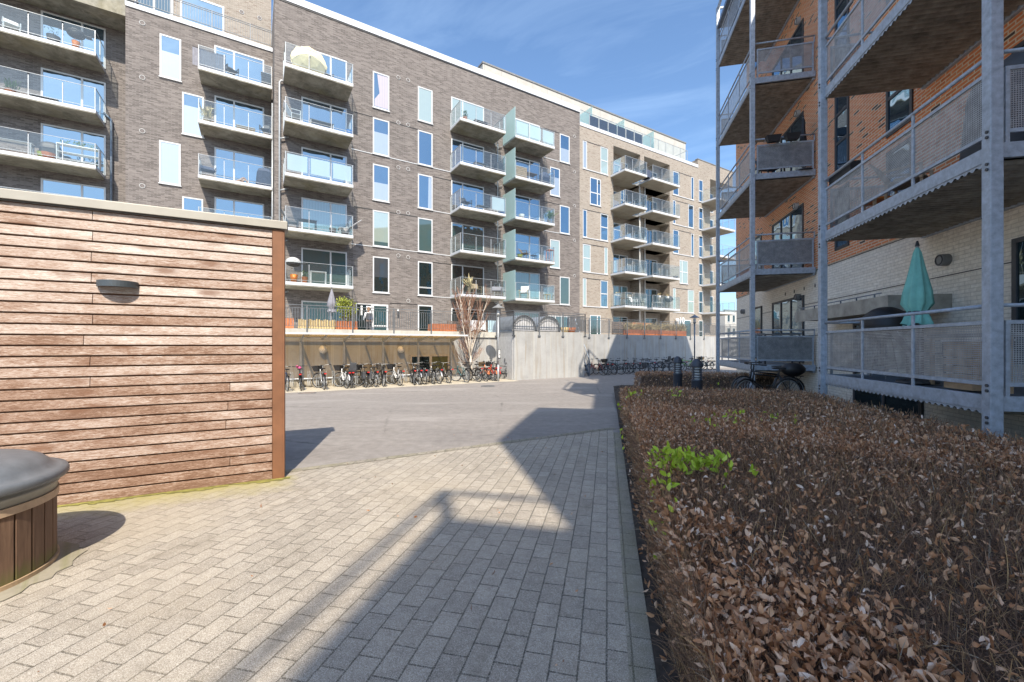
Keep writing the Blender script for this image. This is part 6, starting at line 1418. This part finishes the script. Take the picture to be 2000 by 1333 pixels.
# ------------------------------------------------------------------ terrace in front of the dark block
cE = CS+.32
t = thing('picket_fence', 'low pale pine picket fence on the terrace edge', 'fence'); u0, u1 = gu(581, cE), gu(653, cE); L = u1-u0; n = 17
for i in range(n):
    x = -L/2+L*(i+.5)/n; m = MB(); h = .40+.03*math.sin(i*1.7); m.quad((x-.045, -.012, .02), (x+.045, -.012, .02), (x+.045, -.012, h), (x+.02, -.012, h+.05), (x-.02, -.012, h+.05), (x-.045, -.012, h)); m.quad((x-.045, .008, .02), (x-.045, .008, h), (x-.02, .008, h+.05), (x+.02, .008, h+.05), (x+.045, .008, h), (x+.045, .008, .02)); m.quad((x-.045, -.012, .02), (x-.045, -.012, h), (x-.045, .008, h), (x-.045, .008, .02)); m.quad((x+.045, -.012, h), (x+.045, -.012, .02), (x+.045, .008, .02), (x+.045, .008, h)); m.build('picket', MT['pine'], t)
m = MB(); m.box(-L/2, L/2, .010, .03, .12, .18); m.build('rail', MT['pine'], t); at(t, (u0+u1)/2, cE-.25, ZT-.02)
at(fold_parasol('grey closed parasol on the terrace beside the yellow-green shrub', MT['grey_cloth'], 2.25, .20), gu(648, 23.4), 23.4, ZT-.1)
def trough(label, u0, u1, c, h=.42, mat='terracotta', foliage=None, seed=1, grass=False, d=.45):
    t = thing('planter_trough', label, 'planter'); L = u1-u0; m = MB(); nn = max(3, int(L/.16))
    for i in range(nn): x = -L/2+L*i/nn; m.box(x+.004, x+L/nn-.004, -d/2, -d/2+.03, 0, h)
    m.box(-L/2, L/2, -d/2+.032, d/2, 0, h-.03); m.build('box', MT[mat], t)
    R = np.random.RandomState(seed)
    if foliage == 'shrub':
        n = 900; P = np.stack([R.normal(0, L*.22, n), R.normal(0, d*.35, n), h+R.beta(2, 2, n)*1.25], 1); P[:, 0] += .15*np.sin(P[:, 2]*3); k = np.abs(P[:, 0]) < L*.5*np.sin(np.clip((P[:, 2]-h)/1.3, .15, .97)*PI)**.5+.02; P = P[k]; V, F = leaf_mesh(P, np.full(len(P), .11), np.full(len(P), .06), R, 1.4, .3); np_mesh('foliage', V, F, MT['leaf_yellow'], t)
        m = MB()
        for i in range(9): m.tube([(R.normal(0, L*.12), R.normal(0, .06), h-.05), (R.normal(0, L*.25), R.normal(0, .1), h+.9)], .012, 4)
        m.build('stems', MT['slat_brown'], t)
    if grass:
        n = int(L*230); P = np.stack([R.uniform(-L/2, L/2, n), R.uniform(-d*.45, d*.4, n), np.full(n, h-.04)], 1); Lg = R.uniform(.35, .75, n); V, F = leaf_mesh(P, Lg, np.full(n, .016), R, .42, .35); np_mesh('grass', V, F, MT['straw'], t)
    return at(t, (u0+u1)/2, c, ZT-.02)
trough('ribbed terracotta planter with a yellow-green shrub left of the house number', gu(655, cE), gu(697, cE), cE, .42, foliage='shrub', seed=6)
trough('long ribbed orange planter on the terrace edge above the basement window', gu(838, cE), gu(889, cE), cE, .42)
trough('small terracotta planter by the wall behind the picket fence', gu(557, cE+1.2), gu(573, cE+1.2), cE+1.2, .55)
for a, b_, l, s in ((1221, 1247, 'rust-red planter of dry grass beside the dark slatted screen', 31), (1248, 1275, 'rust-red planter of tall dry grass, second from the slatted screen', 32), (1276, 1303, 'rust-red planter of pale dry grass, third from the slatted screen', 33), (1304, 1336, 'long rust-red planter of dry grass nearest the tan entrance', 34)):
    trough(l, gu(a, cE+.1), gu(b_, cE+.1), cE+.1, .40, grass=True, seed=s)
trough('orange box planter standing higher behind the grass planters', gu(1231, cE+1.5), gu(1268, cE+1.5), cE+1.5, 1.05)
for px, l in ((1103, 'small pale wooden pot beside the arched covers'), (1116, 'small orange-brown pot right of the pale wooden one')): at(bowl(l, MT['pine'] if px == 1103 else MT['terracotta'], .28, .3, 'plant_pot', 'pot'), gu(px, CB+.5), CB+.5, ZT)
def slat_screen(label, u0, u1, c, h, mat, name='slat_screen', n=6):
    t = thing(name, label, 'screen'); L = u1-u0; m = MB()
    for i in range(n): z = .05+(h-.05)*i/n; m.box(-L/2, L/2, -.012, .012, z, z+(h-.05)/n*.78)
    m.build('slats', MT[mat], t)
    for x in (-L/2+.04, 0, L/2-.04): m = MB(); m.box(x-.04, x+.04, .013, .06, 0, h); m.build('post', MT[mat], t)
    return at(t, (u0+u1)/2, c, ZT-.02)
slat_screen('low brown slatted screen along the terrace behind the birch', gu(874, CS+1.1), gu(999, CS+1.1), CS+1.1, .68, 'slat_brown', n=5)
slat_screen('dark slatted privacy screen on the terrace before the tan block', gu(1196, CS+.6), gu(1221, CS+.6), CS+.6, .98, 'slat_brown', n=7)
def blanket(label, px0, px1, c, mat, ztop=.74, drop=.6):
    t = thing('hanging_blanket', label, 'blanket'); u0, u1 = gu(px0, c), gu(px1, c); L = u1-u0; m = MB(); n = 14
    for i in range(n):
        a, b_ = -L/2+L*i/n, -L/2+L*(i+1)/n; f = lambda q: .02*math.sin(q*9)+.012*math.sin(q*23); d = drop+.03*math.sin(i)
        m.quad((a, f(a)-.02, ztop-d), (b_, f(b_)-.02, ztop-d), (b_, f(b_)*.3-.02, ztop), (a, f(a)*.3-.02, ztop)); m.quad((a, f(a)*.3-.02, ztop), (b_, f(b_)*.3-.02, ztop), (b_, .06, ztop-.005), (a, .06, ztop-.005))
    m.build('cloth', mat, t, smooth=True); m = MB(); m.box(-L/2, L/2, -.026, -.022, ztop-drop+.04, ztop-drop+.07); m.build('hem', MT['light_grey'], t); return at(t, (u0+u1)/2, c, ZT-.02)
blanket('white blanket hung over the low slatted screen behind the birch', 914, 949, CS+1.05, MT['white_cloth']); blanket('pale blue blanket hung over the slatted screen beside the street lamp', 953, 969, CS+1.0, MT['blue_cloth'], .76, .72); blanket('mottled lilac blanket at the near end of the slatted screen', 899, 913, CS+1.05, plain('lilac_cloth', (.5, .46, .55), .9, scale=30, var=.4), .74, .4)
# arched grey covers on the projecting block
def arch(u, c, w, L, h, label):
    t = thing('arched_cover', label, 'arched shelter', (0, 0, 0), 'W', 'arched covers on the concrete block'); n = 18; m = MB()
    pr = [(-w/2*math.cos(PI*i/n), h*math.sin(PI*i/n)**.85) for i in range(n+1)]
    for (x0, z0), (x1, z1) in zip(pr[:-1], pr[1:]): m.quad((x0, 0, z0), (x1, 0, z1), (x1, L, z1), (x0, L, z0)); m.quad((x0*.96, .01, z0*.96), (x0*.96, L, z0*.96), (x1*.96, L, z1*.96), (x1*.96, .01, z1*.96))
    m.build('shell', plain('ribbed_grey_shell', (.26, .30, .36), .5, .2, scale=3), t, smooth=True)
    m = MB(); m.quad(*[(x*.95, .12, z*.95) for x, z in pr]); m.build('front_panel', plain('pale_front_panel', (.56, .57, .60), .7), t)
    m = MB()
    for (x0, z0), (x1, z1) in zip(pr[:-1], pr[1:]):
        for q in (.985, .86): m.bar((x0*q, -.02, z0*q), (x1*q, -.02, z1*q), .03, .02)
    for x0, z0 in pr: m.bar((x0*.985, -.022, z0*.985), (x0*.86, -.022, z0*.86), .02)
    m.build('hoop_frame', MT['mid_grey'], t); m = MB(); m.box(-w/2, w/2, 0, .05, 0, .06); m.build('sill', D_, t)
    at(t, u, c, ZT+.002)
arch((gu(1000, CB+.6)+gu(1047, CB+.6))/2, CB+.6, gu(1047, CB+.6)-gu(1000, CB+.6), 2.3, .98, 'grey arched cover with pale front behind the railing, next to the recess'); arch((gu(1049, CB+.6)+gu(1095, CB+.6))/2, CB+.62, gu(1095, CB+.6)-gu(1049, CB+.6), 2.3, .98, 'grey arched cover with pale front nearer the tan block')
t = thing('wall_lantern', 'small dark wall lantern right of the entrance door', 'wall lamp', (gu(776, C0), C0, gz(776, 610, C0)), 'G'); u = gu(776, C0); z = gz(776, 610, C0); m = MB(); m.tube([(u, C0-.16, z-.16), (u, C0-.16, z)], .07, 10); m.box(u-.03, u+.03, C0-.16, C0-.002, z+.02, z+.05); m.build('bracket', D_, t); m = MB(); m.tube([(u, C0-.16, z+.06), (u, C0-.16, z+.2)], [.06, .03], 10); m.build('glass', MT['white'], t)
t = thing('globe_lamp', 'round white globe lamp beside the entrance of the tan block', 'wall lamp', (gu(1319, C0), C0, gz(1319, 626, C0)), 'G'); u = gu(1319, C0); z = gz(1319, 626, C0); m = MB(); m.sphere((u, C0-.22, z), .19, 16, 10); m.build('globe', MT['white'], t, smooth=True); m = MB(); m.tube([(u, C0-.1, z), (u, C0-.002, z)], .05, 8); m.build('arm', D_, t)
# ------------------------------------------------------------------ things on the steel balconies
def atR(t, w, tt, z, rz=0, s=1): return at(t, w, tt, z, rz, 'R', s)
atR(fold_parasol('teal closed parasol on the lowest steel balcony', MT['teal_cloth'], 2.10, .165), 4.60, 7.60, DK[0])
atR(grill('black gas barbecue behind the handrail of the lowest steel balcony', 'black', .85, 'dark_grey', 1.12), 4.95, 9.0, DK[0]-.02, PI/2)
atR(table('grey garden table behind the perforated panel of the lowest steel balcony', MT['mid_grey'], MT['bare_wood'], .8, 1.3, .72), 5.0, 6.75, DK[0])
atR(crate('tan wooden chest standing behind the perforated panel', MT['bare_wood'], .4, .45, .62), 4.6, 6.55, DK[0])
atR(chair('grey garden chair between the parasol and the barbecue', MT['rail_grey'], MT['grey_cloth'], high=.8), 4.95, 7.9, DK[0], 1.2)
atR(cover('tall black cover over furniture on the middle steel balcony', MT['dark_grey'], .8, 1.2, 1.45, seed=41), 5.2, 6.7, DK[1])
atR(chair('pale brown chair behind the perforated panel of the middle steel balcony', MT['bare_wood'], MT['rattan'], high=.85), 4.9, 8.3, DK[1], .8)
for tt, l in ((9.15, 'black rail planter at the far end of the middle steel balcony'), (8.6, 'orange-brown stool under the handrail of the middle steel balcony')):
    if tt > 9: 
        t = thing('rail_planter', l, 'planter'); m = MB(); m.box(-.11, .11, -.38, .38, 0, .17); m.build('trough', MT['black'], t, bevel=.01); m = MB(); m.box(-.09, .09, -.36, .36, .171, .18); m.build('soil', MT['soil'], t); atR(t, WF+.16, tt, DK[1]+.90)
    else: atR(table(l, MT['orange'], MT['bare_wood'], .3, .4, .28), 4.6, tt, DK[1])
for w_, l in ((4.75, 'black flower box on the end rail of the far steel balconies, nearer the post'), (5.25, 'black flower box on the end rail of the far steel balconies, nearer the wall')):
    t = thing('rail_planter', l, 'planter'); m = MB(); m.hexa([(-.14, -.07, 0), (.14, -.07, 0), (.14, .07, 0), (-.14, .07, 0), (-.2, -.1, .18), (.2, -.1, .18), (.2, .1, .18), (-.2, .1, .18)]); m.build('trough', MT['black'], t); m = MB(); m.tube([(-.15, .06, .17), (-.15, .12, .22), (-.15, .12, .15)], .01, 4); m.tube([(.15, .06, .17), (.15, .12, .22), (.15, .12, .15)], .01, 4); m.build('hook', MT['black'], t); atR(t, w_, 13.72, DK[2]+.86)
atR(fold_parasol('black rolled parasol standing at the wall end of a far steel balcony', MT['black'], 1.62, .09), 5.62, 13.95, DK[2])
atR(chair('dark chair behind the end panel of the far steel balcony with flower boxes', D_, D_, high=.85), 5.0, 14.6, DK[2], .3)
atR(table('low table with clutter on the lowest far steel balcony', MT['mid_grey'], D_, 1.0, .6, .92), 5.1, 14.3, DK[0])
t = thing('meter_box', 'small white meter box low on the cream wall between the balconies', 'meter box', (WW, 10.0, 1.2), 'R'); m = MB(); m.box(WW-.12, WW+.018, 11.15, 11.40, .80, 1.06); m.build('box', MT['white'], t, bevel=.01); m = MB(); m.tube([(WW-.05, 11.2, 1.06), (WW-.05, 11.2, 1.22), (WW-.05, 11.38, 1.22), (WW-.05, 11.38, 1.06)], .016, 6); m.build('pipe', D_, t)
